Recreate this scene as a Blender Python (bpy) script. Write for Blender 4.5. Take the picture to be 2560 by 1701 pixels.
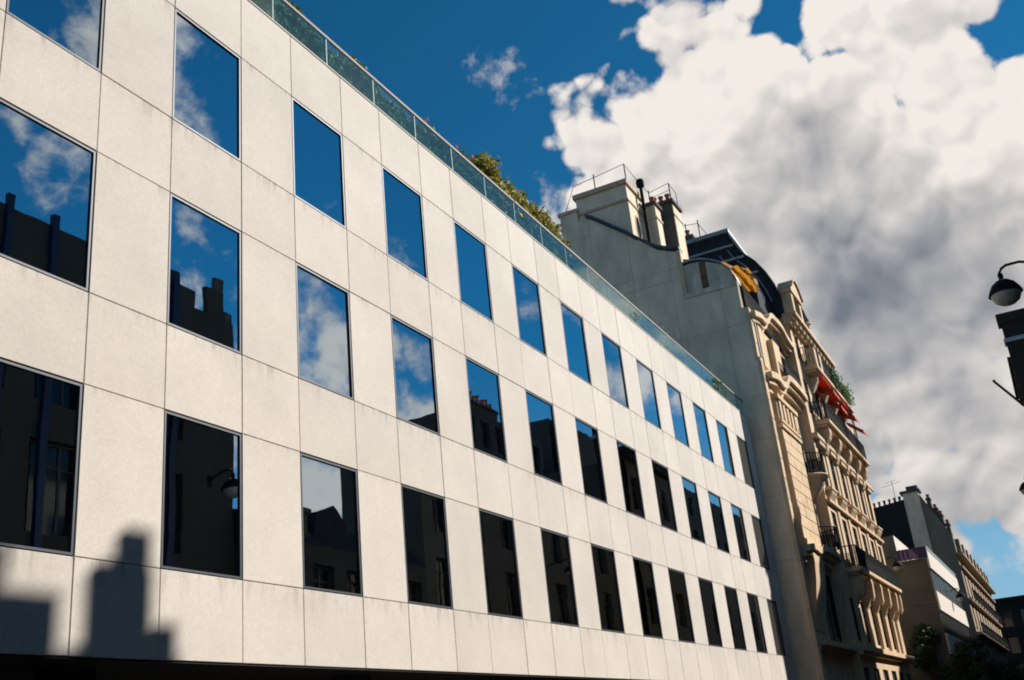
import bpy, bmesh, math, random
from mathutils import Vector, Matrix
random.seed(11)
R = math.radians
for o in list(bpy.data.objects):
    bpy.data.objects.remove(o)
sc = bpy.context.scene
COL = sc.collection

# ------------------------------------------------------------------ camera
cam_d = bpy.data.cameras.new('camera')
cam = bpy.data.objects.new('camera', cam_d)
COL.objects.link(cam)
cam_d.sensor_width = 36.0
cam_d.lens = 2615.8 / 2560 * 36
cam_d.clip_start = 0.05
cam_d.clip_end = 6000
YAW, PITCH, ROLL = 0.4392055, 0.3782503, -0.1055552
fd = Vector((math.cos(PITCH) * math.cos(YAW), math.cos(PITCH) * math.sin(YAW), math.sin(PITCH)))
rt = fd.cross(Vector((0, 0, 1))).normalized()
up = rt.cross(fd)
rt, up = rt * math.cos(ROLL) + up * math.sin(ROLL), up * math.cos(ROLL) - rt * math.sin(ROLL)
m = Matrix((rt, up, -fd)).transposed().to_4x4()
m.translation = Vector((0, 0, 1.65))
cam.matrix_world = m
sc.camera = cam

# ------------------------------------------------------------------ exposure
sc.render.engine = 'CYCLES'
sc.view_settings.view_transform = 'Standard'
sc.view_settings.look = 'None'
sc.view_settings.gamma = 1.0
sc.view_settings.exposure = 0.60
sc.view_settings.use_curve_mapping = False
sc.cycles.max_bounces = 8
sc.cycles.filter_width = 1.9
sc.cycles.transparent_max_bounces = 12
sc.cycles.caustics_reflective = False
sc.cycles.caustics_refractive = False

# ------------------------------------------------------------------ sun
SUN_AZ, SUN_EL = R(-39.4), R(33.0)
sdir = Vector((math.cos(SUN_EL) * math.cos(SUN_AZ), math.cos(SUN_EL) * math.sin(SUN_AZ), math.sin(SUN_EL)))
sl = bpy.data.lights.new('sun', 'SUN')
sl.energy = 4.6
sl.angle = R(0.5)
sl.color = (1.0, 0.935, 0.85)
so = bpy.data.objects.new('sun', sl)
COL.objects.link(so)
so.rotation_euler = sdir.to_track_quat('Z', 'Y').to_euler()

# ------------------------------------------------------------------ world: sky + cumulus
W = bpy.data.worlds.new('World')
sc.world = W
W.use_nodes = True
nt = W.node_tree
nt.nodes.clear()


def N(t, **kw):
    n = nt.nodes.new(t)
    for k, v in kw.items():
        setattr(n, k, v)
    return n


def L(a, b):
    nt.links.new(a, b)


def put(sock, v):
    if isinstance(v, bpy.types.NodeSocket):
        L(v, sock)
    else:
        sock.default_value = v


def MATH(op, a, b=None, c=None, clamp=False):
    n = N('ShaderNodeMath', operation=op, use_clamp=clamp)
    put(n.inputs[0], a)
    if b is not None:
        put(n.inputs[1], b)
    if c is not None:
        put(n.inputs[2], c)
    return n.outputs[0]


def VADD(a, b):
    n = N('ShaderNodeVectorMath', operation='ADD')
    put(n.inputs[0], a)
    put(n.inputs[1], b)
    return n.outputs[0]


def SMOOTH(x, a, b, c=0.0, d=1.0):
    n = N('ShaderNodeMapRange', interpolation_type='SMOOTHSTEP')
    put(n.inputs[0], x)
    n.inputs[1].default_value, n.inputs[2].default_value = a, b
    n.inputs[3].default_value, n.inputs[4].default_value = c, d
    return n.outputs[0]


def MIXC(f, a, b):
    n = N('ShaderNodeMix', data_type='RGBA')
    put(n.inputs[0], f)
    put(n.inputs[6], a)
    put(n.inputs[7], b)
    return n.outputs[2]


def azel(a, e):
    a, e = R(a), R(e)
    return (math.cos(e) * math.cos(a), math.cos(e) * math.sin(a), math.sin(e))


# azimuth (from +x towards +y), elevation, angular radius of each heap of cumulus
BIG = [(16.3, 30.9, 0.018), (15.3, 32.2, 0.020), (13.2, 33.4, 0.044), (11.2, 36.2, 0.055), (7.6, 37.2, 0.045), (3.4, 35.2, 0.045), (10.09, 34.52, 0.078), (8.29, 31.82, 0.069),
       (13.0, 29.4, 0.080), (6.85, 28.09, 0.099), (2.55, 32.62, 0.042), (0.34, 31.55, 0.073), (-1.05, 28.85, 0.073),
       (3.28, 24.43, 0.107), (-2.91, 26.6, 0.088), (-2.51, 22.6, 0.084), (11.15, 24.71, 0.084), (6.41, 20.7, 0.076),
       (1.62, 18.74, 0.092), (4.61, 15.01, 0.076), (0.12, 14.65, 0.065), (6.54, 12.88, 0.054), (4.69, 10.48, 0.065),
       (1.68, 10.93, 0.05), (0.8, 8.6, 0.035), (3.6, 8.4, 0.03), (16.2, 28.9, 0.018), (14.35, 23.99, 0.065), (10.21, 18.45, 0.065),
       (7.79, 15.64, 0.057), (8.64, 11.78, 0.046), (6.21, 9.93, 0.046), (3.7, 11.32, 0.042), (15.0, 26.99, 0.036)]
SMALL = [(25.1, 36.43, 0.000), (24.4, 35.7, -0.006), (0.3, 7.6, 0.045), (2.6, 6.3, 0.03), (22.16, 28.93, 0.016), (22.9, 28.4, 0.010),
         (-53.69, 32.77, 0.029), (-51.94, 32.04, 0.031), (-50.18, 31.46, 0.027), (-44.5, 38.0, 0.014),
         (-43.5, 34.84, 0.017), (-41.83, 37.13, 0.013), (-43.6, 27.88, 0.034),
         (-44.12, 25.99, 0.02), (-42.09, 23.52, 0.011), (-37.22, 24.36, 0.07), (-35.87, 22.4, 0.072),
         (-31.73, 22.2, 0.027), (-30.5, 18.0, 0.04), (-41.2, 16.4, 0.03), (-36.2, 15.4, 0.055),
         (-19.4, 19.3, 0.027), (-17.8, 18.0, 0.025), (-16.2, 17.0, 0.02), (-20.22, 24.65, 0.027), (-18.42, 22.42, 0.031), (-16.61, 20.62, 0.031), (-14.82, 19.02, 0.023), (-36.55, 16.61, 0.023)]
# thick parts of the heaps, grey because little sun comes through them
GREY = [(9.76, 25.73, 0.045), (6.66, 23.33, 0.069), (4.67, 20.73, 0.081), (1.09, 20.7, 0.069), (-1.15, 19.27, 0.062), (6.58, 18.16, 0.054), (2.11, 18.43, 0.054), (1.75, 14.4, 0.05), (0.07, 13.42, 0.035), (5.39, 29.22, 0.035), (3.2, 27.16, 0.035), (7.4, 11.78, 0.035), (2.61, 9.5, 0.043)]
CLEAR = [(33.0, 36.04, 0.2), (-42.8, 35.6, 0.06), (-36.24, 32.0, 0.076), (-30.93, 29.75, 0.069),
         (-27.82, 26.09, 0.076), (-25.63, 23.93, 0.069)]

tc = N('ShaderNodeTexCoord')
DIR = tc.outputs['Generated']


def blobs(vec, lst, k=0.02):
    cur = None
    for a, e, r in lst:
        n = N('ShaderNodeVectorMath', operation='DISTANCE')
        put(n.inputs[0], vec)
        n.inputs[1].default_value = azel(a, e)
        v = MATH('SUBTRACT', r, n.outputs['Value'])
        cur = v if cur is None else (MATH('SMOOTH_MAX', cur, v, k) if k else MATH('MAXIMUM', cur, v))
    return cur


def noise(vec, scale, detail, rough=0.55, lac=2.0, dist=0.0):
    n = N('ShaderNodeTexNoise')
    put(n.inputs['Vector'], vec)
    n.inputs['Scale'].default_value = scale
    n.inputs['Detail'].default_value = detail
    n.inputs['Roughness'].default_value = rough
    n.inputs['Lacunarity'].default_value = lac
    n.inputs['Distortion'].default_value = dist
    return n


def voro(vec, scale, detail, rough=0.5):
    n = N('ShaderNodeTexVoronoi', feature='F1')
    put(n.inputs['Vector'], vec)
    n.inputs['Scale'].default_value = scale
    n.inputs['Detail'].default_value = detail
    n.inputs['Roughness'].default_value = rough
    n.inputs['Lacunarity'].default_value = 2.1
    n.normalize = False
    return n.outputs['Distance']


# warp the lookup a little so that the puffs are never round
wn = noise(DIR, 8.0, 3.0)
wv = N('ShaderNodeVectorMath', operation='MULTIPLY_ADD')
L(wn.outputs['Color'], wv.inputs[0])
wv.inputs[1].default_value = (0.06, 0.06, 0.06)
wv.inputs[2].default_value = (-0.03, -0.03, -0.03)
WARP = VADD(DIR, wv.outputs[0])
FB = noise(DIR, 20.0, 7.0, 0.6).outputs[0]    # wisps
LOW = noise(DIR, 3.1, 4.0, 0.55).outputs[0]   # where other clouds drift


def billow(v, fine=True):
    """cauliflower heads: round bumps of three sizes with creases between them"""
    h = MATH('MULTIPLY_ADD', MATH('POWER', voro(v, 9.0, 0.0), 1.5), -0.105, 0.044)
    h = MATH('ADD', h, MATH('MULTIPLY_ADD', MATH('POWER', voro(v, 21.0, 0.0), 1.5), -0.060, 0.026))
    if fine:
        h = MATH('ADD', h, MATH('MULTIPLY_ADD', voro(v, 50.0, 0.0), -0.026, 0.0135))
    return h


BIL = billow(WARP)
BIL2 = billow(VADD(WARP, (-0.004, 0.005, 0.013)))
base = blobs(DIR, BIG, 0.02)
small = blobs(DIR, SMALL, 0.012)
clear = blobs(DIR, CLEAR, 0)
grey = blobs(WARP, GREY, 0.03)
far = MATH('MULTIPLY_ADD', LOW, 0.85, -0.515)
far = MATH('SUBTRACT', far, MATH('MULTIPLY', MATH('MAXIMUM', clear, 0.0), 4.0))
fb_d = MATH('MULTIPLY_ADD', FB, 0.06, -0.03)
dens_b = MATH('ADD', MATH('ADD', base, 0.017), MATH('ADD', BIL, fb_d))
wisp = MATH('MULTIPLY_ADD', FB, 0.24, -0.125)
dens_s = MATH('ADD', MATH('MAXIMUM', small, far), MATH('ADD', wisp, MATH('MULTIPLY', BIL, 0.6)))
a_b = SMOOTH(dens_b, -0.004, 0.013)
a_s = SMOOTH(dens_s, -0.012, 0.055)
ALPHA = MATH('MAXIMUM', a_b, MATH('MULTIPLY', a_s, 0.94))
# light and shade of the heaps
MID = noise(WARP, 9.0, 4.0, 0.55).outputs[0]
G1 = SMOOTH(MATH('ADD', grey, MATH('MULTIPLY_ADD', MID, 0.10, -0.05)), -0.045, 0.075)
thick = SMOOTH(MATH('ADD', dens_b, MATH('MULTIPLY_ADD', MID, 0.22, -0.11)), 0.03, 0.14)
SH = MATH('MULTIPLY_ADD', G1, 0.74, 0.06)
SH = MATH('ADD', SH, MATH('MULTIPLY', thick, 0.11))
SH = MATH('ADD', SH, MATH('MULTIPLY', MATH('MULTIPLY', MATH('SUBTRACT', BIL2, BIL), MATH('MULTIPLY_ADD', G1, -0.55, 1.0)), 10.5))
SH = MATH('ADD', SH, MATH('MULTIPLY', MATH('SUBTRACT', 0.5, FB), 0.22), clamp=True)
lit_c = (0.84, 0.79, 0.74, 1)
drk_c = (0.165, 0.19, 0.235, 1)
CLOUD = MIXC(SH, lit_c, drk_c)

sky = N('ShaderNodeTexSky', sky_type='NISHITA')
sky.sun_disc = False
sky.sun_elevation = SUN_EL
sky.sun_rotation = R(90) - SUN_AZ
sky.altitude = 1200
sky.air_density = 1.0
sky.dust_density = 0.0
sky.ozone_density = 2.5
tint = N('ShaderNodeMix', data_type='RGBA', blend_type='MULTIPLY')
tint.inputs[0].default_value = 1.0
L(sky.outputs[0], tint.inputs[6])
tint.inputs[7].default_value = (0.085, 0.53, 0.66, 1)
bg1 = N('ShaderNodeBackground')
sepd = N('ShaderNodeSeparateXYZ')
L(DIR, sepd.inputs[0])
L(MIXC(SMOOTH(sepd.outputs[2], -0.02, 0.36, 0.92, 0.0), tint.outputs[2], (2.6, 4.0, 5.2, 1)), bg1.inputs[0])
bg1.inputs[1].default_value = 0.082
bg2 = N('ShaderNodeBackground')
L(CLOUD, bg2.inputs[0])
bg2.inputs[1].default_value = 0.70
mx = N('ShaderNodeMixShader')
L(ALPHA, mx.inputs[0])
L(bg1.outputs[0], mx.inputs[1])
L(bg2.outputs[0], mx.inputs[2])
wo = N('ShaderNodeOutputWorld')
L(mx.outputs[0], wo.inputs[0])
W.cycles.sampling_method = 'MANUAL'
W.cycles.sample_map_resolution = 512


# ------------------------------------------------------------------ materials
def mat(name, col, rough=0.8, var=0.0, vscale=3.0, spec=0.3, metal=0.0, bump=0.0, bscale=40.0, objvar=0.0, stretch=None, speck=0.0, spscale=60.0):
    mt = bpy.data.materials.new(name)
    mt.use_nodes = True
    t = mt.node_tree
    b = t.nodes['Principled BSDF']
    b.inputs['Base Color'].default_value = (*col, 1)
    b.inputs['Roughness'].default_value = rough
    b.inputs['Specular IOR Level'].default_value = spec
    b.inputs['Metallic'].default_value = metal
    geo = t.nodes.new('ShaderNodeNewGeometry')
    pos = geo.outputs['Position']
    if stretch:
        vm = t.nodes.new('ShaderNodeVectorMath')
        vm.operation = 'MULTIPLY'
        t.links.new(pos, vm.inputs[0])
        vm.inputs[1].default_value = stretch
        vpos = vm.outputs[0]
    else:
        vpos = pos
    fac = None

    def nz(vec, s, d, lo, hi):
        n = t.nodes.new('ShaderNodeTexNoise')
        t.links.new(vec, n.inputs['Vector'])
        n.inputs['Scale'].default_value = s
        n.inputs['Detail'].default_value = d
        n.inputs['Roughness'].default_value = 0.6
        r = t.nodes.new('ShaderNodeMapRange')
        t.links.new(n.outputs[0], r.inputs[0])
        r.inputs[1].default_value, r.inputs[2].default_value = 0.3, 0.7
        r.inputs[3].default_value, r.inputs[4].default_value = lo, hi
        return r.outputs[0]

    terms = []
    if var:
        terms.append(nz(vpos, vscale, 5, 1 - var, 1 + var))
    if speck:
        terms.append(nz(pos, spscale, 2, 1 - speck, 1 + speck))
    if objvar:
        oi = t.nodes.new('ShaderNodeObjectInfo')
        r = t.nodes.new('ShaderNodeMapRange')
        t.links.new(oi.outputs['Random'], r.inputs[0])
        r.inputs[3].default_value, r.inputs[4].default_value = 1 - objvar, 1 + objvar
        terms.append(r.outputs[0])
    for s in terms:
        if fac is None:
            fac = s
        else:
            mm = t.nodes.new('ShaderNodeMath')
            mm.operation = 'MULTIPLY'
            t.links.new(fac, mm.inputs[0])
            t.links.new(s, mm.inputs[1])
            fac = mm.outputs[0]
    if fac is not None:
        vm = t.nodes.new('ShaderNodeVectorMath')
        vm.operation = 'SCALE'
        vm.inputs[0].default_value = col
        t.links.new(fac, vm.inputs['Scale'])
        t.links.new(vm.outputs[0], b.inputs['Base Color'])
    if bump:
        n = t.nodes.new('ShaderNodeTexNoise')
        t.links.new(pos, n.inputs['Vector'])
        n.inputs['Scale'].default_value = bscale
        n.inputs['Detail'].default_value = 4
        bp = t.nodes.new('ShaderNodeBump')
        bp.inputs['Strength'].default_value = bump
        bp.inputs['Distance'].default_value = 0.02
        t.links.new(n.outputs[0], bp.inputs['Height'])
        t.links.new(bp.outputs[0], b.inputs['Normal'])
    return mt


ZL = [3.109, 4.171, 6.192, 7.371, 9.366, 10.575, 12.541, 13.81]   # floor lines of the office block


def facade_mat():
    mt = mat('precast_concrete', (0.63, 0.58, 0.522), rough=0.85, var=0.07, vscale=.8, bump=0.16, bscale=55, objvar=0.045, speck=0.06, spscale=26)
    t = mt.node_tree
    b = t.nodes['Principled BSDF']
    src = b.inputs['Base Color'].links[0].from_socket
    geo = t.nodes.new('ShaderNodeNewGeometry')
    sep = t.nodes.new('ShaderNodeSeparateXYZ')
    t.links.new(geo.outputs['Position'], sep.inputs[0])

    def mth(op, a, c=None):
        n = t.nodes.new('ShaderNodeMath')
        n.operation = op
        for i, v in enumerate((a, c)):
            if v is None:
                continue
            if isinstance(v, bpy.types.NodeSocket):
                t.links.new(v, n.inputs[i])
            else:
                n.inputs[i].default_value = v
        return n.outputs[0]

    # rain runs: start at a joint, fade out downwards, only at some places along it
    st = None
    for z, ln in ((ZL[1], .55), (ZL[2], .16), (ZL[3], .35), (ZL[4], .20), (ZL[5], .35), (ZL[6], .30)):
        r = t.nodes.new('ShaderNodeMapRange')
        t.links.new(sep.outputs[2], r.inputs[0])
        r.inputs[1].default_value, r.inputs[2].default_value = z - ln, z
        s = mth('MULTIPLY', r.outputs[0], mth('LESS_THAN', sep.outputs[2], z))
        st = s if st is None else mth('MAXIMUM', st, s)
    cmb = t.nodes.new('ShaderNodeCombineXYZ')
    t.links.new(mth('MULTIPLY', sep.outputs[0], 3.4), cmb.inputs[0])
    t.links.new(mth('MULTIPLY', sep.outputs[2], 0.5), cmb.inputs[2])
    n = t.nodes.new('ShaderNodeTexNoise')
    t.links.new(cmb.outputs[0], n.inputs['Vector'])
    n.inputs['Scale'].default_value = 1.6
    n.inputs['Detail'].default_value = 6
    n.inputs['Roughness'].default_value = .7
    r = t.nodes.new('ShaderNodeMapRange')
    t.links.new(n.outputs[0], r.inputs[0])
    r.inputs[1].default_value, r.inputs[2].default_value = .50, .72
    f = mth('MULTIPLY', mth('MULTIPLY', st, st), r.outputs[0])
    f = mth('MULTIPLY', f, 0.85)
    mxn = t.nodes.new('ShaderNodeMix')
    mxn.data_type = 'RGBA'
    t.links.new(f, mxn.inputs[0])
    t.links.new(src, mxn.inputs[6])
    mxn.inputs[7].default_value = (0.20, 0.165, 0.13, 1)
    t.links.new(mxn.outputs[2], b.inputs['Base Color'])
    return mt


def mirror_mat():
    mt = mat('mirror_glass', (0.465, 0.53, 0.57), rough=0.0, metal=1.0, objvar=0.09)
    t = mt.node_tree
    b = t.nodes['Principled BSDF']
    tcn = t.nodes.new('ShaderNodeTexCoord')
    oi = t.nodes.new('ShaderNodeObjectInfo')
    ad = t.nodes.new('ShaderNodeVectorMath')
    ad.operation = 'MULTIPLY_ADD'
    t.links.new(oi.outputs['Random'], ad.inputs[0])
    ad.inputs[1].default_value = (40, 17, 29)
    t.links.new(tcn.outputs['Object'], ad.inputs[2])
    n = t.nodes.new('ShaderNodeTexNoise')
    t.links.new(ad.outputs[0], n.inputs['Vector'])
    n.inputs['Scale'].default_value = 1.1
    n.inputs['Detail'].default_value = 1.5
    bp = t.nodes.new('ShaderNodeBump')
    bp.inputs['Strength'].default_value = 0.5
    bp.inputs['Distance'].default_value = 0.0028
    t.links.new(n.outputs[0], bp.inputs['Height'])
    t.links.new(bp.outputs[0], b.inputs['Normal'])
    return mt


def clear_glass(name, tint_c, gloss=0.12):
    mt = bpy.data.materials.new(name)
    mt.use_nodes = True
    t = mt.node_tree
    t.nodes.clear()
    tr = t.nodes.new('ShaderNodeBsdfTransparent')
    tr.inputs[0].default_value = (*tint_c, 1)
    gl = t.nodes.new('ShaderNodeBsdfGlossy')
    gl.inputs['Roughness'].default_value = 0.03
    df = t.nodes.new('ShaderNodeBsdfDiffuse')
    df.inputs[0].default_value = (0.52, 0.70, 0.65, 1)
    tld = t.nodes.new('ShaderNodeBsdfTranslucent')
    tld.inputs[0].default_value = (0.52, 0.70, 0.65, 1)
    dd = t.nodes.new('ShaderNodeMixShader')
    t.links.new(df.outputs[0], dd.inputs[1])
    t.links.new(tld.outputs[0], dd.inputs[2])
    dm = t.nodes.new('ShaderNodeMixShader')
    dm.inputs[0].default_value = 0.045
    t.links.new(tr.outputs[0], dm.inputs[1])
    t.links.new(dd.outputs[0], dm.inputs[2])
    gl.inputs['Color'].default_value = (0.8, 0.92, 0.9, 1)
    fr = t.nodes.new('ShaderNodeFresnel')
    gb = t.nodes.new('ShaderNodeNewGeometry')
    im = t.nodes.new('ShaderNodeMapRange')   # thin pane: both faces reflect like the outer one
    t.links.new(gb.outputs['Backfacing'], im.inputs[0])
    im.inputs[3].default_value, im.inputs[4].default_value = 1.52, 1 / 1.52
    t.links.new(im.outputs[0], fr.inputs[0])
    ad = t.nodes.new('ShaderNodeMath')
    ad.operation = 'ADD'
    ad.use_clamp = True
    t.links.new(fr.outputs[0], ad.inputs[0])
    ad.inputs[1].default_value = gloss
    mxs = t.nodes.new('ShaderNodeMixShader')
    t.links.new(ad.outputs[0], mxs.inputs[0])
    t.links.new(dm.outputs[0], mxs.inputs[1])
    t.links.new(gl.outputs[0], mxs.inputs[2])
    o = t.nodes.new('ShaderNodeOutputMaterial')
    t.links.new(mxs.outputs[0], o.inputs[0])
    return mt


def leaf_mat(name, a, c, trans=0.25):
    mt = bpy.data.materials.new(name)
    mt.use_nodes = True
    t = mt.node_tree
    b = t.nodes['Principled BSDF']
    geo = t.nodes.new('ShaderNodeNewGeometry')
    mxn = t.nodes.new('ShaderNodeMix')
    mxn.data_type = 'RGBA'
    t.links.new(geo.outputs['Random Per Island'], mxn.inputs[0])
    mxn.inputs[6].default_value = (*a, 1)
    mxn.inputs[7].default_value = (*c, 1)
    t.links.new(mxn.outputs[2], b.inputs['Base Color'])
    b.inputs['Roughness'].default_value = 0.55
    b.inputs['Specular IOR Level'].default_value = 0.35
    tl = t.nodes.new('ShaderNodeBsdfTranslucent')
    t.links.new(mxn.outputs[2], tl.inputs[0])
    ms = t.nodes.new('ShaderNodeMixShader')
    ms.inputs[0].default_value = trans
    t.links.new(b.outputs[0], ms.inputs[1])
    t.links.new(tl.outputs[0], ms.inputs[2])
    t.links.new(ms.outputs[0], t.nodes['Material Output'].inputs[0])
    return mt


M = {}
M['concrete'] = facade_mat()
M['mortar'] = mat('joint_sealant', (0.20, 0.145, 0.10), 0.9)
M['mirror'] = mirror_mat()
M['frame'] = mat('dark_aluminium', (0.05, 0.06, 0.075), 0.5, metal=0.2, spec=0.3)
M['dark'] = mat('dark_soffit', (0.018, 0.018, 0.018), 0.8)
M['blind'] = mat('grey_blind_glass', (0.045, 0.047, 0.043), 0.25, spec=0.5)
M['dglass'] = mat('dark_glass', (0.012, 0.014, 0.016), 0.06, spec=0.6)
M['bglass'] = clear_glass('balustrade_glass', (0.82, 0.94, 0.93), 0.0)
M['steel'] = mat('brushed_steel', (0.16, 0.18, 0.18), 0.6, metal=0.2)
M['rail'] = mat('light_metal_rail', (0.30, 0.25, 0.215), 0.7)
M['render'] = mat('grey_lime_render', (0.77, 0.62, 0.46), 0.9, var=0.2, vscale=1.3, bump=0.2, bscale=30, objvar=0.05, stretch=(1, 1, .45))
M['gjoint'] = mat('gable_joint', (0.34, 0.29, 0.225), 0.9)
M['cement'] = mat('stained_cement', (0.62, 0.52, 0.41), 0.9, var=0.30, vscale=2.4, stretch=(1, 1, .35), bump=.2, bscale=14)
M['rust'] = mat('rust_stain', (0.17, 0.10, 0.05), 0.9, var=.5, vscale=5)
M['stone'] = mat('cream_limestone', (0.64, 0.47, 0.30), 0.85, var=0.2, vscale=1.8, bump=0.3, bscale=22, stretch=(1, 1, .6))
M['stone2'] = mat('worn_limestone', (0.56, 0.42, 0.28), 0.88, var=0.2, vscale=3.0, bump=0.35, bscale=18)
M['zinc'] = mat('aged_zinc', (0.055, 0.078, 0.095), 0.42, var=0.25, vscale=1.6, metal=0.35, spec=0.5)
M['zincl'] = mat('zinc_flashing', (0.26, 0.31, 0.33), 0.45, var=0.2, vscale=3, metal=0.3)
M['slate'] = mat('dark_slate', (0.028, 0.034, 0.045), 0.85, spec=.12, var=0.3, vscale=6, bump=.3, bscale=20)
M['iron'] = mat('black_iron', (0.012, 0.015, 0.018), 0.85, spec=0.12)
M["redbounce"] = mat("red_bounce_tint", (0.42, 0.085, 0.04), 0.8, var=.15)  # red bounce light put into the balcony soffit colour
M['pot'] = mat('terracotta', (0.42, 0.13, 0.07), 0.85, var=.15)
M['soot'] = mat('sooty_render', (0.10, 0.092, 0.082), 0.95, var=0.25, vscale=2, bump=.3)
M['awning'] = mat('red_awning_cloth', (0.55, 0.062, 0.03), 0.9, var=.1)
M['tarp'] = leaf_mat('yellow_tarpaulin', (0.52, 0.25, 0.03), (0.52, 0.25, 0.03), .45)
M['wglass'] = mat('old_window_glass', (0.03, 0.035, 0.04), 0.08, spec=0.5)
M['shutter'] = mat('grey_shutter', (0.07, 0.072, 0.07), 0.7)
M['curtain'] = mat('net_curtain', (0.22, 0.21, 0.20), 0.9)
M['lead'] = mat('drainpipe_zinc', (0.27, 0.28, 0.28), 0.5, metal=.3)
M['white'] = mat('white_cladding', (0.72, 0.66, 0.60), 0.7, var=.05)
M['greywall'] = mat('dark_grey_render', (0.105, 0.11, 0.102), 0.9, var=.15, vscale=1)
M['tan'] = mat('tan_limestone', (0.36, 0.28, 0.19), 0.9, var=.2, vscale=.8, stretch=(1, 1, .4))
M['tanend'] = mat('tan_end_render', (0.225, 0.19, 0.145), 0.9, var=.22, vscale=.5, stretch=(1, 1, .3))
M['bitumen'] = mat('bitumen_black', (0.017, 0.022, 0.023), 0.9, var=.3, vscale=.8)
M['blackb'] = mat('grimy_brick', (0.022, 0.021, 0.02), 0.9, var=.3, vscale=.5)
M['purple'] = mat('purple_panel', (0.030, 0.022, 0.085), 0.5)
M['purplel'] = mat('violet_print', (0.14, 0.105, 0.27), 0.5)
M['lampgl'] = mat('lamp_opal_glass', (0.36, 0.37, 0.36), 0.25)
M['asphalt'] = mat('asphalt', (0.048, 0.048, 0.05), 0.9, var=.15, vscale=3, bump=.3, bscale=60)
M['pave'] = mat('pavement_slab', (0.17, 0.165, 0.155), 0.9, var=.12, objvar=.05)
M['kerbst'] = mat('granite_kerb', (0.24, 0.235, 0.225), 0.8, var=.1, vscale=8)
M['earth'] = mat('city_ground', (0.12, 0.115, 0.105), 0.95, var=.2, vscale=.05)
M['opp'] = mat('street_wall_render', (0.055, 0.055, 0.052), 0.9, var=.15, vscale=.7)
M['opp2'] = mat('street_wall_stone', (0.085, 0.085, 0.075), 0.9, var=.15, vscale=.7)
M['bluefin'] = mat('blue_metal_fin', (0.022, 0.042, 0.10), 0.5, metal=.3)
M['ivy'] = leaf_mat('ivy_leaf', (0.035, 0.10, 0.03), (0.20, 0.32, 0.09))
M['ivyd'] = leaf_mat('dark_leaf', (0.025, 0.08, 0.035), (0.15, 0.27, 0.10))
M['treeleaf'] = leaf_mat('street_tree_leaf', (0.010, 0.028, 0.010), (0.045, 0.085, 0.022))
M['gold'] = leaf_mat('golden_leaf', (0.12, 0.14, 0.016), (0.48, 0.40, 0.075))
M['conifer'] = leaf_mat('conifer_needle', (0.008, 0.02, 0.012), (0.02, 0.045, 0.022), .05)
M['petal'] = leaf_mat('red_petal', (0.6, 0.02, 0.03), (0.75, 0.06, 0.12))
M['twig'] = mat('twig', (0.09, 0.065, 0.045), 0.9)
M['bark'] = mat('bark', (0.05, 0.04, 0.03), 0.95, var=.3, vscale=8)
M['planter'] = mat('planter_fibre_cement', (0.12, 0.11, 0.10), 0.9)


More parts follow.
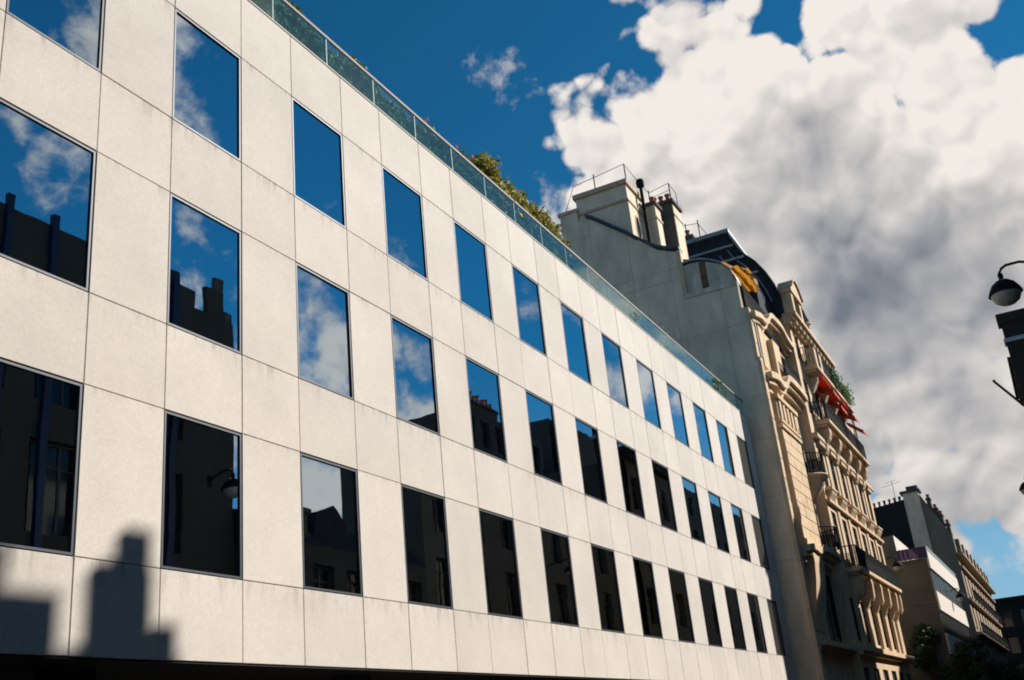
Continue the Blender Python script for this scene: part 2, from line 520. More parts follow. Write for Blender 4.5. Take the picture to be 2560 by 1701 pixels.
# ------------------------------------------------------------------ mesh helpers
class MB:
    def __init__(self):
        self.v, self.f = [], []

    def quad(self, *p):
        i = len(self.v)
        self.v += [tuple(q) for q in p]
        self.f.append(tuple(range(i, i + len(p))))

    def box(self, x0, x1, y0, y1, z0, z1):
        i = len(self.v)
        self.v += [(x0, y0, z0), (x1, y0, z0), (x1, y1, z0), (x0, y1, z0), (x0, y0, z1), (x1, y0, z1), (x1, y1, z1), (x0, y1, z1)]
        self.f += [tuple(i + k for k in q) for q in ((0, 3, 2, 1), (4, 5, 6, 7), (0, 1, 5, 4), (1, 2, 6, 5), (2, 3, 7, 6), (3, 0, 4, 7))]
        return self

    def cbox(self, x0, x1, y0, y1, z0, z1, c=0.01):
        """box whose street face (-y) has chamfered edges"""
        i = len(self.v)
        for (a, b, y, k) in ((x0, x1, y1, 0), (x0, x1, y0 + c, 0), (x0, x1, y0, c)):
            self.v += [(a + k, y, z0 + k), (b - k, y, z0 + k), (b - k, y, z1 - k), (a + k, y, z1 - k)]
        for s in (0, 4):
            for k in range(4):
                n = (k + 1) % 4
                self.f.append((i + s + k, i + s + 4 + k, i + s + 4 + n, i + s + n))
        self.f.append((i + 8, i + 9, i + 10, i + 11))
        self.f.append((i + 3, i + 2, i + 1, i))
        return self

    def prism(self, poly, axis, a0, a1):
        """extrude a 2D polygon along an axis; poly is (y,z) for x, (x,z) for y, (x,y) for z"""
        def P(q, a):
            return (a, q[0], q[1]) if axis == 'x' else (q[0], a, q[1]) if axis == 'y' else (q[0], q[1], a)
        i, n = len(self.v), len(poly)
        self.v += [P(q, a0) for q in poly] + [P(q, a1) for q in poly]
        self.f.append(tuple(i + k for k in range(n)))
        self.f.append(tuple(i + n + k for k in reversed(range(n))))
        for k in range(n):
            j = (k + 1) % n
            self.f.append((i + k, i + n + k, i + n + j, i + j))
        return self

    def strip(self, a, b, close=False):
        """skin between two point rows"""
        i, n = len(self.v), len(a)
        self.v += [tuple(q) for q in a] + [tuple(q) for q in b]
        for k in range(n - 1 + (1 if close else 0)):
            j = (k + 1) % n
            self.f.append((i + k, i + j, i + n + j, i + n + k))
        return self

    def tube(self, pts, r, n=8, r1=None):
        pts = [Vector(q) for q in pts]
        i = len(self.v)
        m_ = len(pts)
        for k, q in enumerate(pts):
            d = (pts[min(k + 1, m_ - 1)] - pts[max(k - 1, 0)]).normalized()
            a = d.cross(Vector((0, 0, 1)) if abs(d.z) < .9 else Vector((1, 0, 0))).normalized()
            b = d.cross(a)
            rr = r if r1 is None else r + (r1 - r) * k / (m_ - 1)
            for s in range(n):
                an = 2 * math.pi * s / n
                self.v.append(tuple(q + (a * math.cos(an) + b * math.sin(an)) * rr))
        for k in range(m_ - 1):
            for s in range(n):
                t = (s + 1) % n
                self.f.append((i + k * n + s, i + k * n + t, i + (k + 1) * n + t, i + (k + 1) * n + s))
        self.f.append(tuple(i + s for s in reversed(range(n))))
        self.f.append(tuple(i + (m_ - 1) * n + s for s in range(n)))
        return self

    def lathe(self, prof, cx, cy, cz, n=20, a0=0.0, a1=2 * math.pi):
        i = len(self.v)
        full = abs(a1 - a0 - 2 * math.pi) < 1e-6
        cols = n if full else n + 1
        for r, z in prof:
            for s in range(cols):
                an = a0 + (a1 - a0) * s / n
                self.v.append((cx + r * math.cos(an), cy + r * math.sin(an), cz + z))
        for k in range(len(prof) - 1):
            for s in range(n):
                t = (s + 1) % cols
                self.f.append((i + k * cols + s, i + k * cols + t, i + (k + 1) * cols + t, i + (k + 1) * cols + s))
        return self

    def build(self, name, material, parent=None, smooth=False, fix=True):
        me = bpy.data.meshes.new(name)
        me.from_pydata(self.v, [], self.f)
        if fix:
            bm = bmesh.new()
            bm.from_mesh(me)
            bmesh.ops.recalc_face_normals(bm, faces=bm.faces)
            bm.to_mesh(me)
            bm.free()
        if smooth:
            me.polygons.foreach_set('use_smooth', [True] * len(me.polygons))
            try:
                me.set_sharp_from_angle(angle=R(40))
            except Exception:
                pass
        me.materials.append(material)
        o = bpy.data.objects.new(name, me)
        COL.objects.link(o)
        if parent:
            o.parent = parent
            if 'wl' in parent:
                o.matrix_parent_inverse = Matrix.Translation(-Vector(parent['wl']))
        return o


def thing(name, label, cat, loc=(0, 0, 0), group=None):
    o = bpy.data.objects.new(name, None)
    COL.objects.link(o)
    o.location = loc
    o.empty_display_size = .3
    o['label'] = label
    o['category'] = cat
    if group:
        o['group'] = group
    if any(loc):
        o['wl'] = loc
    return o


def tag(o, label, cat, group=None):
    o['label'] = label
    o['category'] = cat
    if group:
        o['group'] = group
    return o


def struct(o):
    o['kind'] = 'structure'
    return o


def link_copy(o, parent, loc):
    c = o.copy()
    COL.objects.link(c)
    c.parent = parent
    c.location = loc
    return c


def wall_grid(mb, u0, u1, z0, z1, holes, P, depth):
    """wall sheet with rectangular holes and reveals. P(u, z, d) gives the point d metres behind the face"""
    us = sorted({u0, u1, *[h[0] for h in holes], *[h[1] for h in holes]})
    zs = sorted({z0, z1, *[h[2] for h in holes], *[h[3] for h in holes]})
    us = [u for u in us if u0 <= u <= u1]
    zs = [z for z in zs if z0 <= z <= z1]
    for a, b in zip(us, us[1:]):
        for c, d in zip(zs, zs[1:]):
            um, zm = (a + b) / 2, (c + d) / 2
            if any(h[0] < um < h[1] and h[2] < zm < h[3] for h in holes):
                continue
            mb.quad(P(a, c, 0), P(b, c, 0), P(b, d, 0), P(a, d, 0))
    for a, b, c, d in holes:
        mb.quad(P(a, c, 0), P(a, d, 0), P(a, d, depth), P(a, c, depth))
        mb.quad(P(b, c, 0), P(b, c, depth), P(b, d, depth), P(b, d, 0))
        mb.quad(P(a, c, 0), P(a, c, depth), P(b, c, depth), P(b, c, 0))
        mb.quad(P(a, d, 0), P(b, d, 0), P(b, d, depth), P(a, d, depth))


WCACHE = {}


def window(parent, pos, w, h, sgn=-1, frame_m=None, glass_m=None, style='casement', name='window'):
    """window set with its lower left corner at pos; street on the side sgn of y. A frame with a pane child"""
    frame_m = frame_m or M['frame']
    glass_m = glass_m or M['wglass']
    key = (round(w, 3), round(h, 3), sgn, frame_m.name, glass_m.name, style)
    if key not in WCACHE:
        fb, gb = MB(), MB()
        t = .06 if style != 'mirror' else .028
        y0, y1 = (-.03, .03)
        fb.box(0, t, y0, y1, 0, h).box(w - t, w, y0, y1, 0, h).box(t, w - t, y0, y1, 0, t).box(t, w - t, y0, y1, h - t, h)
        if style == 'casement':
            fb.box(w / 2 - .04, w / 2 + .04, y0, y1, t, h - t)
            fb.box(t, w / 2 - .04, y0 + .01, y1 - .01, h * .72, h * .72 + .05).box(w / 2 + .04, w - t, y0 + .01, y1 - .01, h * .72, h * .72 + .05)
        if style == 'strip':
            for k in range(1, 3):
                fb.box(w * k / 3 - .04, w * k / 3 + .04, y0, y1, t, h - t)
        gb.box(t, w - t, -.004, .004, t, h - t)
        f = fb.build(name, frame_m, parent)
        g = gb.build('pane', glass_m, None)
        WCACHE[key] = (f, g)
        f.matrix_parent_inverse = Matrix()
        f.location = pos
        if parent and 'wl' in parent:
            f.location = Vector(pos) - Vector(parent['wl'])
        g.parent = f
        return f, g
    f0, g0 = WCACHE[key]
    f = f0.copy()
    g = g0.copy()
    COL.objects.link(f)
    COL.objects.link(g)
    f.parent = parent
    f.location = Vector(pos) - Vector(parent['wl']) if parent and 'wl' in parent else pos
    f.rotation_euler = (0, 0, 0)
    g.parent = f
    g.rotation_euler = (0, 0, 0)
    return f, g


# ================================================================== ground and street
mb = MB()
mb.quad((-3000, -3000, -.13), (3000, -3000, -.13), (3000, 3000, -.13), (-3000, 3000, -.13))
struct(mb.build('ground', M['earth']))
mb = MB()
mb.quad((-60, .8, -.122), (155, .8, -.122), (155, 6.4, -.122), (-60, 6.4, -.122))
struct(mb.build('road', M['asphalt']))
for nm, y0, y1 in (('pavement', -1.6, .62), ('pavement', 6.58, 9.4)):
    mb = MB()
    mb.box(-60, 155, y0, y1, -.13, 0)
    struct(mb.build(nm, M['pave']))
for y0 in (.62, 6.4):
    mb = MB()
    mb.box(-60, 155, y0, y0 + .18, -.13, -.004)
    struct(mb.build('kerb', M['kerbst']))

# ================================================================== office block
FY, X0, PW, WW = 9.40, 6.688, 2.75, 1.4665
XEND, XBEG, B0 = 42.17, -4.31, -4
office = thing('office_building', 'long pale precast concrete office block with three rows of mirrored windows, filling the left', 'building', (20, FY, 0))
mb = MB()
wl_h = []
for b in range(B0, 13):
    x = X0 + b * PW
    for k in (1, 3, 5):
        wl_h.append((x, x + WW, ZL[k], ZL[k + 1]))
wall_grid(mb, XBEG, XEND, ZL[0], ZL[7], wl_h, lambda u, z, d: (u, FY + .022 + d, z), .05)
mb.quad((XBEG, FY + .022, ZL[0]), (XBEG, 22, ZL[0]), (XBEG, 22, ZL[7]), (XBEG, FY + .022, ZL[7]))
mb.quad((XEND, FY + .022, ZL[0]), (XEND, FY + .022, ZL[7]), (XEND, 22, ZL[7]), (XEND, 22, ZL[0]))
mb.build('wall', M['mortar'], office, fix=False)
mb = MB()
mb.box(XBEG, XEND, FY + .25, 22, 13.35, 13.45)
mb.build('roof', M['planter'], office)
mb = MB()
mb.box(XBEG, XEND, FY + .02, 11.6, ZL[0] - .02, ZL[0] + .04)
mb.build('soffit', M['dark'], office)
mb = MB()
mb.box(XBEG, XEND, 11.4, 11.6, 0, ZL[0] - .02)
mb.build('ground_floor_glazing', M['dglass'], office)
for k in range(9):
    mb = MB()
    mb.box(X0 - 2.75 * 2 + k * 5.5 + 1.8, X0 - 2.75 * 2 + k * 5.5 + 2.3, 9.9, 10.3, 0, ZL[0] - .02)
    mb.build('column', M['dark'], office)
# concrete panels, one object each, meshes shared between alike panels
G = 0.0045
PC = {}
DP = []


def DARKPANE(g):
    if not DP:
        me = g.data.copy()
        me.materials[0] = M['blind']
        DP.append(me)
    return DP[0]




def panel(x0, x1, z0, z1):
    key = (round(x1 - x0, 3), round(z1 - z0, 3))
    dy = random.uniform(-.0025, .0025)
    loc = Vector((x0, FY + dy, z0)) - Vector(office['wl'])
    if key not in PC:
        w, h = x1 - x0, z1 - z0
        o = MB().cbox(G, w - G, 0, .06, G, h - G, .006).build('concrete_panel', M['concrete'], office)
        o.matrix_parent_inverse = Matrix()
        o.location = loc
        PC[key] = o
    else:
        link_copy(PC[key], office, loc)


for b in range(B0, 13):
    x = X0 + b * PW
    xn = x + PW if b < 12 else XEND
    for z0, z1 in ((ZL[0], ZL[1]), (ZL[2], ZL[3]), (ZL[4], ZL[5]), (ZL[6], ZL[7])):
        panel(x, x + WW, z0, z1)
        panel(x + WW, xn, z0, z1)
    for z0, z1 in ((ZL[1], ZL[2]), (ZL[3], ZL[4]), (ZL[5], ZL[6])):
        panel(x + WW, xn, z0, z1)
        f, g = window(office, (x + .012, FY + .035, z0 + .012), WW - .024, z1 - z0 - .024, frame_m=M['frame'], glass_m=M['mirror'], style='mirror')
        if b == 12:
            g.data = DARKPANE(g)
        g.rotation_euler = (R(random.uniform(-.12, .12)), 0, R(random.uniform(-.12, .12)))
mb = MB()
mb.box(XBEG, XEND, FY - .012, FY + .26, ZL[7] + .004, ZL[7] + .03)
mb.build('parapet_coping', M['concrete'], office)

# glass balustrade along the roof edge
bal = thing('roof_balustrade', 'greenish glass balustrade with a thin pale rail along the office roof edge', 'balustrade', (20, FY + .08, 13.84))
mb = MB()
mb.box(XBEG, XEND, FY + .055, FY + .115, 14.545, 14.60)
mb.build('handrail', M['rail'], bal)
pitch = 1.548
k = -8
first = {}
while True:
    xp = 11.82 + k * pitch
    if xp > XEND - .1:
        break
    x1 = min(xp + pitch, XEND)
    o = MB().box(xp - .018, xp + .018, FY + .075, FY + .125, 13.84, 14.545).build('post', M['steel'], bal)
    o = MB().box(xp + .02, x1 - .02, FY + .062, FY + .072, 13.86, 14.54).build('glass_panel', M['bglass'], bal)
    k += 1


# ------------------------------------------------------------------ foliage
def leaves(mb, n, pos, size, flat=.3):
    for _ in range(n):
        c, nrm = pos()
        s = size * random.uniform(.6, 1.3)
        nv = (Vector(nrm) + Vector((random.gauss(0, .6), random.gauss(0, .6), random.gauss(0, .6)))).normalized()
        a = nv.cross(Vector((random.random(), random.random(), random.random() + .1))).normalized()
        b = nv.cross(a)
        c = Vector(c)
        mb.quad(c - a * s, c + b * s * .55 + nv * s * .15, c + a * s, c - b * s * .55 + nv * s * .15)


def clump_points(cents):
    """points in the outer shell of a set of leaf clumps"""
    tot = [c[3] ** 2 for c in cents]

    def f():
        cx, cy, cz, r, sx, sy, sz = random.choices(cents, tot)[0]
        d = Vector((random.gauss(0, 1), random.gauss(0, 1), random.gauss(0, 1))).normalized()
        rr = r * (random.random() ** .35) * random.uniform(.82, 1.1)
        return (cx + d.x * rr * sx, cy + d.y * rr * sy, cz + d.z * rr * sz), d
    return f


def shrub(label, x0, x1, y, z0, top, material, n, size, name='shrub', cat='shrub', flowers=0, dens=2.6, depth=.35, ragged=.25):
    t = thing(name, label, cat, ((x0 + x1) / 2, y, z0))
    cents = []
    k = x0
    while k < x1:
        r = random.uniform(.20, .34)
        zt = top(k) - r * .8 - random.random() * ragged
        zz = z0 + .12
        while zz < zt + .01:
            cents.append((k + random.uniform(-.1, .1), y + random.uniform(-depth, depth) * .5, zz, r, 1.1, min(.9, depth * 2.2), 1))
            zz += random.uniform(.2, .34)
        cents.append((k, y, max(zt, z0 + .12), r, 1.1, min(.9, depth * 2.2), 1))
        k += random.uniform(.13, .3)
    mb_ = MB()
    leaves(mb_, n, clump_points(cents), size)
    fo = mb_.build('foliage', material, t, fix=False)
    mb_ = MB()
    for _ in range(int((x1 - x0) * 4) + 2):
        xs = random.uniform(x0, x1)
        zt = min(top(xs), 15) - .2
        mb_.tube([(xs, y, z0), (xs + random.uniform(-.2, .2), y + random.uniform(-.1, .1), (z0 + zt) / 2), (xs + random.uniform(-.4, .4), y + random.uniform(-.2, .2), zt)], .014, 4, .006)
    mb_.build('stems', M['twig'], t)
    for _ in range(flowers):
        xs = random.uniform(x0, x1)
        c = Vector((xs, y - depth * .6, top(xs) - random.uniform(-.12, .45)))
        fb_ = MB()
        leaves(fb_, 14, lambda: ((c.x + random.gauss(0, .03), c.y + random.gauss(0, .03), c.z + random.gauss(0, .03)), (0, -1, .3)), .03)
        fb_.build('flower', M['petal'], t, fix=False)
    return t


PY = 9.69
shrub('dense dark creeper behind the roof glass nearest the top edge of the photo', 4.0, 12.6, PY, 13.85, lambda x: 14.84 + .12 * math.sin(x * 2.3), M['ivyd'], 12500, .062, ragged=.12, depth=.16)
shrub('dark leafy creeper behind the roof glass, twiggy at its foot', 12.6, 16.3, PY, 13.85, lambda x: 14.85 + .18 * math.sin(x * 3.1), M['ivy'], 6000, .060, ragged=.14, depth=.16)
shrub('red-flowered rose bush spilling over the roof rail', 16.3, 19.4, PY, 13.85, lambda x: 14.85 + .18 * math.sin(x * 3.7), M['ivy'], 4800, .058, flowers=9, ragged=.18, depth=.16)
shrub('bluish green bush behind the roof glass below the golden hedge', 19.4, 23.6, PY, 13.85, lambda x: 14.80 + .14 * math.sin(x * 4.1), M['ivyd'], 6200, .060, flowers=3, ragged=.12, depth=.16)
shrub('leafy bush ending the green row behind the roof glass', 23.6, 27.0, PY, 13.85, lambda x: 14.84, M['ivy'], 5500, .062, ragged=.12, depth=.16)
shrub('tall golden green hedge standing above the roof rail', 19.9, 24.6, 9.98, 13.85, lambda x: 15.82 + .14 * math.sin(x * 2.2) - .35 * max(0, 20.7 - x) - .3 * max(0, x - 24.2), M['gold'], 9500, .075, name='hedge', cat='hedge', depth=.6, ragged=.35)
shrub('small round bush alone behind the roof glass beyond the hedge', 28.6, 30.3, 9.70, 13.85, lambda x: 14.72 - .45 * abs(x - 29.3), M['ivyd'], 1100, .05)
shrub('tiny dark sprig poking above the roof rail before the grey gable', 32.6, 32.85, 9.65, 13.85, lambda x: 15.0, M['ivyd'], 130, .04, name='potted_plant', cat='plant', ragged=.05)
shrub('spiky plant behind the last glass panes next to the grey gable', 37.6, 39.4, 9.70, 13.85, lambda x: 14.95 - .2 * abs(x - 39.4), M['ivyd'], 700, .07, name='potted_plant', cat='plant')
# ================================================================== ornate stone apartment building
GX = 42.2
apt = thing('apartment_building', 'ornate cream stone apartment building with a tall blank grey gable, zinc roofs and iron balconies', 'building', (54, 8.5, 0))


def clip(poly, ax, lim, keep_less):
    out = []
    n = len(poly)
    for i in range(n):
        a, b = poly[i], poly[(i + 1) % n]
        da = (lim - a[ax]) if keep_less else (a[ax] - lim)
        db = (lim - b[ax]) if keep_less else (b[ax] - lim)
        if da >= 0:
            out.append(a)
        if da * db < 0:
            t = da / (da - db)
            out.append((a[0] + (b[0] - a[0]) * t, a[1] + (b[1] - a[1]) * t))
    return out


gable = [(8.50, 0), (8.50, 16.33), (8.56, 16.33), (8.57, 18.65), (8.75, 18.68), (8.75, 19.78), (11.07, 19.82), (11.06, 22.03), (11.32, 22.22),
         (12.0, 22.5), (12.66, 23.05), (13.36, 23.72), (15.06, 25.15), (15.66, 25.2), (15.66, 25.75), (16.57, 25.75), (16.57, 0)]
MB().prism(gable, 'x', GX + .055, GX + .4).build('gable_wall', M['gjoint'], apt)
ys = [8.3, 9.55, 11.62, 13.38, 15.2, 16.6]
zs = [0, 2.4, 5.1, 7.8, 10.4, 12.8, 14.7, 17.95, 20.83, 21.4, 24.33, 26]
for i, (a, b) in enumerate(zip(ys, ys[1:])):
    for c, d in zip(zs, zs[1:]):
        q = gable
        for ax, lim, less in ((0, b - .006, True), (0, a + .006, False), (1, d - .006, True), (1, c + .006, False)):
            q = clip(q, ax, lim, less) if len(q) > 2 else q
        if len(q) < 3:
            continue
        ar = abs(sum(q[k][0] * q[(k + 1) % len(q)][1] - q[(k + 1) % len(q)][0] * q[k][1] for k in range(len(q)))) / 2
        if ar < .05:
            continue
        MB().prism(q, 'x', GX + random.uniform(0, .012), GX + .06).build('render_panel', M['render'], apt)
# zinc coping that sweeps down the gable
cp = [(15.25, 25.30), (14.9, 25.10), (13.36, 23.82), (12.66, 23.15), (12.0, 22.62), (11.6, 22.42), (11.32, 22.32), (11.0, 22.24)]
mb = MB()
for (a, b), (c, d) in zip(cp, cp[1:]):
    mb.prism([(a, b - .02), (a, b + .13), (c, d + .13), (c, d - .02)], 'x', GX - .12, GX + .45)
mb.build('zinc_coping', M['zinc'], apt)
# first stack: broad pale mass with a cap, an oval window on its sunny side
st = MB().box(GX + .14, 44.4, 13.08, 15.70, 22.5, 26.45).box(GX + .02, 44.4, 15.66, 16.5, 25.7, 25.74).build('chimney_mass', M['render'], apt)
MB().box(GX + .0, 44.5, 12.98, 15.80, 26.45, 26.68).build('cap', M['stone2'], st)
MB().box(GX + .06, 44.46, 13.03, 15.74, 25.55, 25.66).build('string_course', M['stone2'], st)
MB().box(GX - .06, 44.4, 15.6, 16.66, 25.75, 25.92).build('cap', M['stone2'], st)
mb = MB()
ov = [(43.3 + .26 * math.cos(t * math.pi / 10), 24.45 + .62 * math.sin(t * math.pi / 10)) for t in range(20)]
mb.prism(ov, 'y', 13.05, 13.09)
mb.build('oval_window', M['wglass'], st)
MB().prism([(43.3 + .36 * math.cos(t * math.pi / 10), 24.45 + .74 * math.sin(t * math.pi / 10)) for t in range(20)], 'y', 13.06, 13.085).build('oval_surround', M['stone2'], st)


def chimney(x0, x1, y0, y1, z0, z1, material, pots, cap=.10, parent=None):
    c = MB().box(x0, x1, y0, y1, z0, z1).build('chimney', material, parent)
    MB().box(x0 - cap, x1 + cap, y0 - cap, y1 + cap, z1, z1 + .16).build('cap', M['soot'], c)
    MB().box(x0 - cap * .5, x1 + cap * .5, y0 - cap * .5, y1 + cap * .5, z1 - .75, z1 - .66).build('string_course', material, c)
    for px, py, h in pots:
        mp = MB().lathe([(.10, 0), (.115, h * .85), (.145, h * .87), (.145, h), (.10, h), (.09, h * .6)], px, py, z1 + .16, 10)
        mp.build('chimney_pot', M['pot'], c, smooth=True)
    return c


chimney(44.5, 45.3, 12.45, 13.2, 22.5, 26.1, M['render'], [(44.7, 12.6, .35)], parent=apt)
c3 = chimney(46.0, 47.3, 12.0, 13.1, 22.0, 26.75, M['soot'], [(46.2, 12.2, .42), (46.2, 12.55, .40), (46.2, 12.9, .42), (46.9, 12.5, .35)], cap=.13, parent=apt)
MB().box(46.02, 47.3, 11.95, 12.0, 22.0, 26.6).build('lit_face_slab', M['render'], c3)  # pale slab added as the sunlit side; sooty stack colour also carries shade
mb = MB()
mb.tube([(44.0, 12.85, 23.0), (44.0, 12.85, 27.0)], .085, 10)
mb.lathe([(.09, 0), (.19, .05), (.21, .28), (.17, .42), (0, .44)], 44.0, 12.85, 26.95, 12)
mb.build('flue_pipe', M['iron'], apt, smooth=True)
mb = MB()
zt = 26.68
mb.tube([(42.3, 16.3, 25.92), (42.3, 15.7, 27.2), (42.3, 13.0, 27.5), (44.4, 13.0, 27.4), (46.1, 13.1, 27.7), (46.1, 12.0, 27.9), (47.2, 12.0, 27.8), (47.2, 12.0, 26.9)], .018, 5)
for q in ((42.3, 13.0), (42.3, 14.6), (44.4, 13.0)):
    mb.tube([(*q, 26.6), (*q, 27.5)], .03, 5)
for q in ((46.1, 12.0), (46.1, 13.1)):
    mb.tube([(*q, 26.8), (*q, 27.85)], .03, 5)
mb.tube([(46.1, 13.1, 27.35), (46.1, 12.0, 27.5)], .015, 5)
mb.build('roof_railing', M['iron'], apt)
# cement end wall with arched head and its ledge
mb = MB()
mb.prism([(8.76, 19.82), (8.79, 20.0), (8.96, 20.53), (9.35, 21.0), (9.8, 21.25), (10.13, 21.38), (10.6, 21.45), (11.0, 21.42), (11.06, 19.84)], 'x', GX + .12, GX + .5)
ew = mb.build('arched_end_wall', M['cement'], apt)
MB().box(GX - .05, GX + .3, 8.74, 11.1, 19.78, 19.98).build('ledge', M['cement'], ew)
MB().box(GX + .10, GX + .13, 10.0, 10.3, 20.1, 21.36).build('rust_streak', M['rust'], ew)
MB().box(GX - .03, GX + .25, 11.0, 11.2, 19.8, 22.2).build('edge_stone', M['stone'], ew)
mb = MB()
arc = [(8.72, 19.95), (8.78, 20.2), (8.94, 20.6), (9.33, 21.1), (9.8, 21.36), (10.15, 21.5), (10.6, 21.58), (11.05, 21.55)]
for (a, b), (c, d) in zip(arc, arc[1:]):
    mb.prism([(a, b - .03), (a, b + .05), (c, d + .05), (c, d - .03)], 'x', GX + .05, GX + .62)
mb.build('arch_flashing', M['zincl'], ew)
# lower curved roof over the bow
ra = [(9.0, 18.6), (9.0, 21.5), (9.15, 22.15), (9.5, 22.7), (10.1, 23.1), (11.0, 23.35), (13.0, 23.5), (13.0, 18.6)]
rA = MB().prism(ra, 'x', 47.6, 50.2).build('lower_roof', M['slate'], apt)
rl = [(9.5, 18.6), (9.5, 20.6), (9.7, 21.2), (10.2, 21.62), (11.2, 22.0), (13.0, 22.6), (13.0, 18.6)]
MB().prism(rl, 'x', GX + .5, 47.6).build('terrace_roof', M['zinc'], apt)
for x in (47.64, 49.0):
    mb = MB()
    for (a, b), (c, d) in zip(ra[1:6], ra[2:7]):
        mb.tube([(x, a - .02, b), (x, c - .02, d + .02)], .035, 5)
    mb.build('standing_seam', M['zincl'], rA)
# upper mansard
rb = [(8.45, 20.9), (8.43, 21.99), (8.6, 22.67), (8.91, 23.46), (9.32, 24.19), (9.88, 24.86), (10.16, 25.45), (10.43, 26.2), (12.7, 26.3), (14.5, 26.3), (14.5, 20.9)]
rB = MB().prism(rb, 'x', 50.2, 61).build('mansard_roof', M['slate'], apt)
MB().box(50.0, 61, 10.3, 13.2, 26.2, 26.42).build('ridge_cap', M['zincl'], rB)
for zz, a, b in ((25.35, 10.2, 13.3), (24.55, 9.75, 13.0), (23.5, 9.2, 13.0)):
    MB().box(50.02, 50.22, a, b, zz, zz + .12).build('flashing', M['zincl'], rB)
mb = MB()
for (a, b), (c, d) in zip(rb[1:7], rb[2:8]):
    mb.tube([(50.15, a - .02, b), (50.15, c - .02, d)], .07, 6)
mb.build('verge_roll', M['slate'], rB, smooth=True)
for off in (.55, 1.15):
    mb = MB()
    q = [(50.17, y + off * .75, z - off * .35) for y, z in rb[1:7]]
    mb.tube(q, .04, 5)
    mb.build('seam_rib', M['zincl'], rB, smooth=True)
chimney(51.8, 52.9, 12.7, 13.2, 26.3, 27.4, M['soot'], [(52.0, 12.95, .4)], parent=apt)
mb = MB()
for x, y in ((50.4, 12.6), (50.4, 11.9), (52.6, 11.9)):
    mb.tube([(x, y, 26.3), (x, y, 27.6)], .03, 5)
mb.tube([(50.4, 14.0, 27.4), (50.4, 12.6, 27.5), (50.4, 11.9, 27.4), (52.6, 11.9, 27.4)], .018, 5)
mb.build('roof_railing', M['iron'], apt)
# street walls
YA, YB, XB = 8.75, 8.30, 50.4
winA = [(47.75, 49.75, 9.1, 11.3), (47.75, 49.75, 12.5, 14.9), (47.75, 49.75, 16.9, 18.5), (46.9, 49.9, 4.9, 7.9)]
mb = MB()
wall_grid(mb, 42.6, XB, 0, 19.3, winA, lambda u, z, d: (u, YA + d, z), .14)
mb.build('bow_wall', M['stone'], apt, fix=False)
CX = [51.6, 54.3, 57.05, 59.8, 62.55, 65.2]
rows = [(5.05, 7.0), (8.75, 11.05), (12.15, 14.25), (15.95, 17.75)]
winB = [(c - .56, c + .56, a, b) for c in CX for a, b in rows]
winB5 = [(c - .5, c + .5, 18.8, 20.2) for c in CX[:3]]
gfl = [(c - .8, c + .8, 0.3, 3.9) for c in CX]
mb = MB()
wall_grid(mb, XB, 66.4, 0, 18.4, winB + gfl, lambda u, z, d: (u, YB + d, z), .14)
wall_grid(mb, XB, 60.2, 18.4, 20.9, winB5, lambda u, z, d: (u, YB + d, z), .14)
mb.quad((XB, YB, 0), (XB, 12, 0), (XB, 12, 20.9), (XB, YB, 20.9))
mb.quad((66.4, YB, 0), (66.4, YB, 18.4), (66.4, 18, 18.4), (66.4, 18, 0))
mb.quad((60.2, YB, 18.4), (60.2, YB, 20.9), (60.2, 14, 20.9), (60.2, 14, 18.4))
mb.quad((60.2, YB, 18.4), (66.4, YB, 18.4), (66.4, 18, 18.4), (60.2, 18, 18.4))
mb.build('street_wall', M['stone'], apt, fix=False)
for a, b, c, d in winA:
    window(apt, (a, YA + .10, c), b - a, d - c, frame_m=M['shutter'])
for a, b, c, d in winB + winB5 + gfl:
    window(apt, (a, YB + .10, c), b - a, d - c, frame_m=M['shutter'])
# corner pier, drainpipe
mb = MB()
mb.box(GX, 42.6, 8.40, 8.52, 0, 16.33).box(GX, 42.6, 8.48, 8.58, 16.33, 18.66)
cpier = mb.build('corner_pier', M['stone'], apt)
for k in range(22):
    za, zb = k * .85, (k + 1) * .85
    y0 = 8.385 if zb < 16.4 else 8.465
    MB().cbox(GX - .02, 42.62, y0 + random.uniform(-.006, .006), y0 + .14, za + .008, min(zb, 18.66) - .008, .012).build('stone_block', M['stone' if k % 3 else 'stone2'], cpier)
mb = MB()
mb.tube([(42.9, 8.50, 0), (42.9, 8.50, 18.2)], .06, 8)
for z in (3, 6.5, 10, 13.5, 16.5):
    mb.tube([(42.9, 8.50, z), (42.9, 8.50, z + .08)], .085, 8)
mb.build('drainpipe', M['lead'], apt, smooth=True)


def cornice(pts, yb, layers, material, parent, name='cornice'):
    """moulded band that follows a wavy line of (x, z); layers = (y front, top offset, bottom offset)"""
    mb_ = MB()
    d = []
    for i in range(len(pts) - 1):
        p0, p1, p2, p3 = pts[max(i - 1, 0)], pts[i], pts[i + 1], pts[min(i + 2, len(pts) - 1)]
        for s in range(4):
            t = s / 4
            d.append(tuple(.5 * (2 * b + (c - a) * t + (2 * a - 5 * b + 4 * c - e) * t * t + (3 * b - a - 3 * c + e) * t ** 3) for a, b, c, e in zip(p0, p1, p2, p3)))
    d.append(pts[-1])
    for yf, to, bo in layers:
        A = [(x, yf, z + bo) for x, z in d]
        B = [(x, yf, z + to) for x, z in d]
        C_ = [(x, yb, z + to) for x, z in d]
        D_ = [(x, yb, z + bo) for x, z in d]
        mb_.strip(A, B).strip(B, C_).strip(D_, A)
        mb_.quad(A[0], B[0], C_[0], D_[0])
        mb_.quad(A[-1], D_[-1], C_[-1], B[-1])
    return mb_.build(name, material, parent, fix=True)


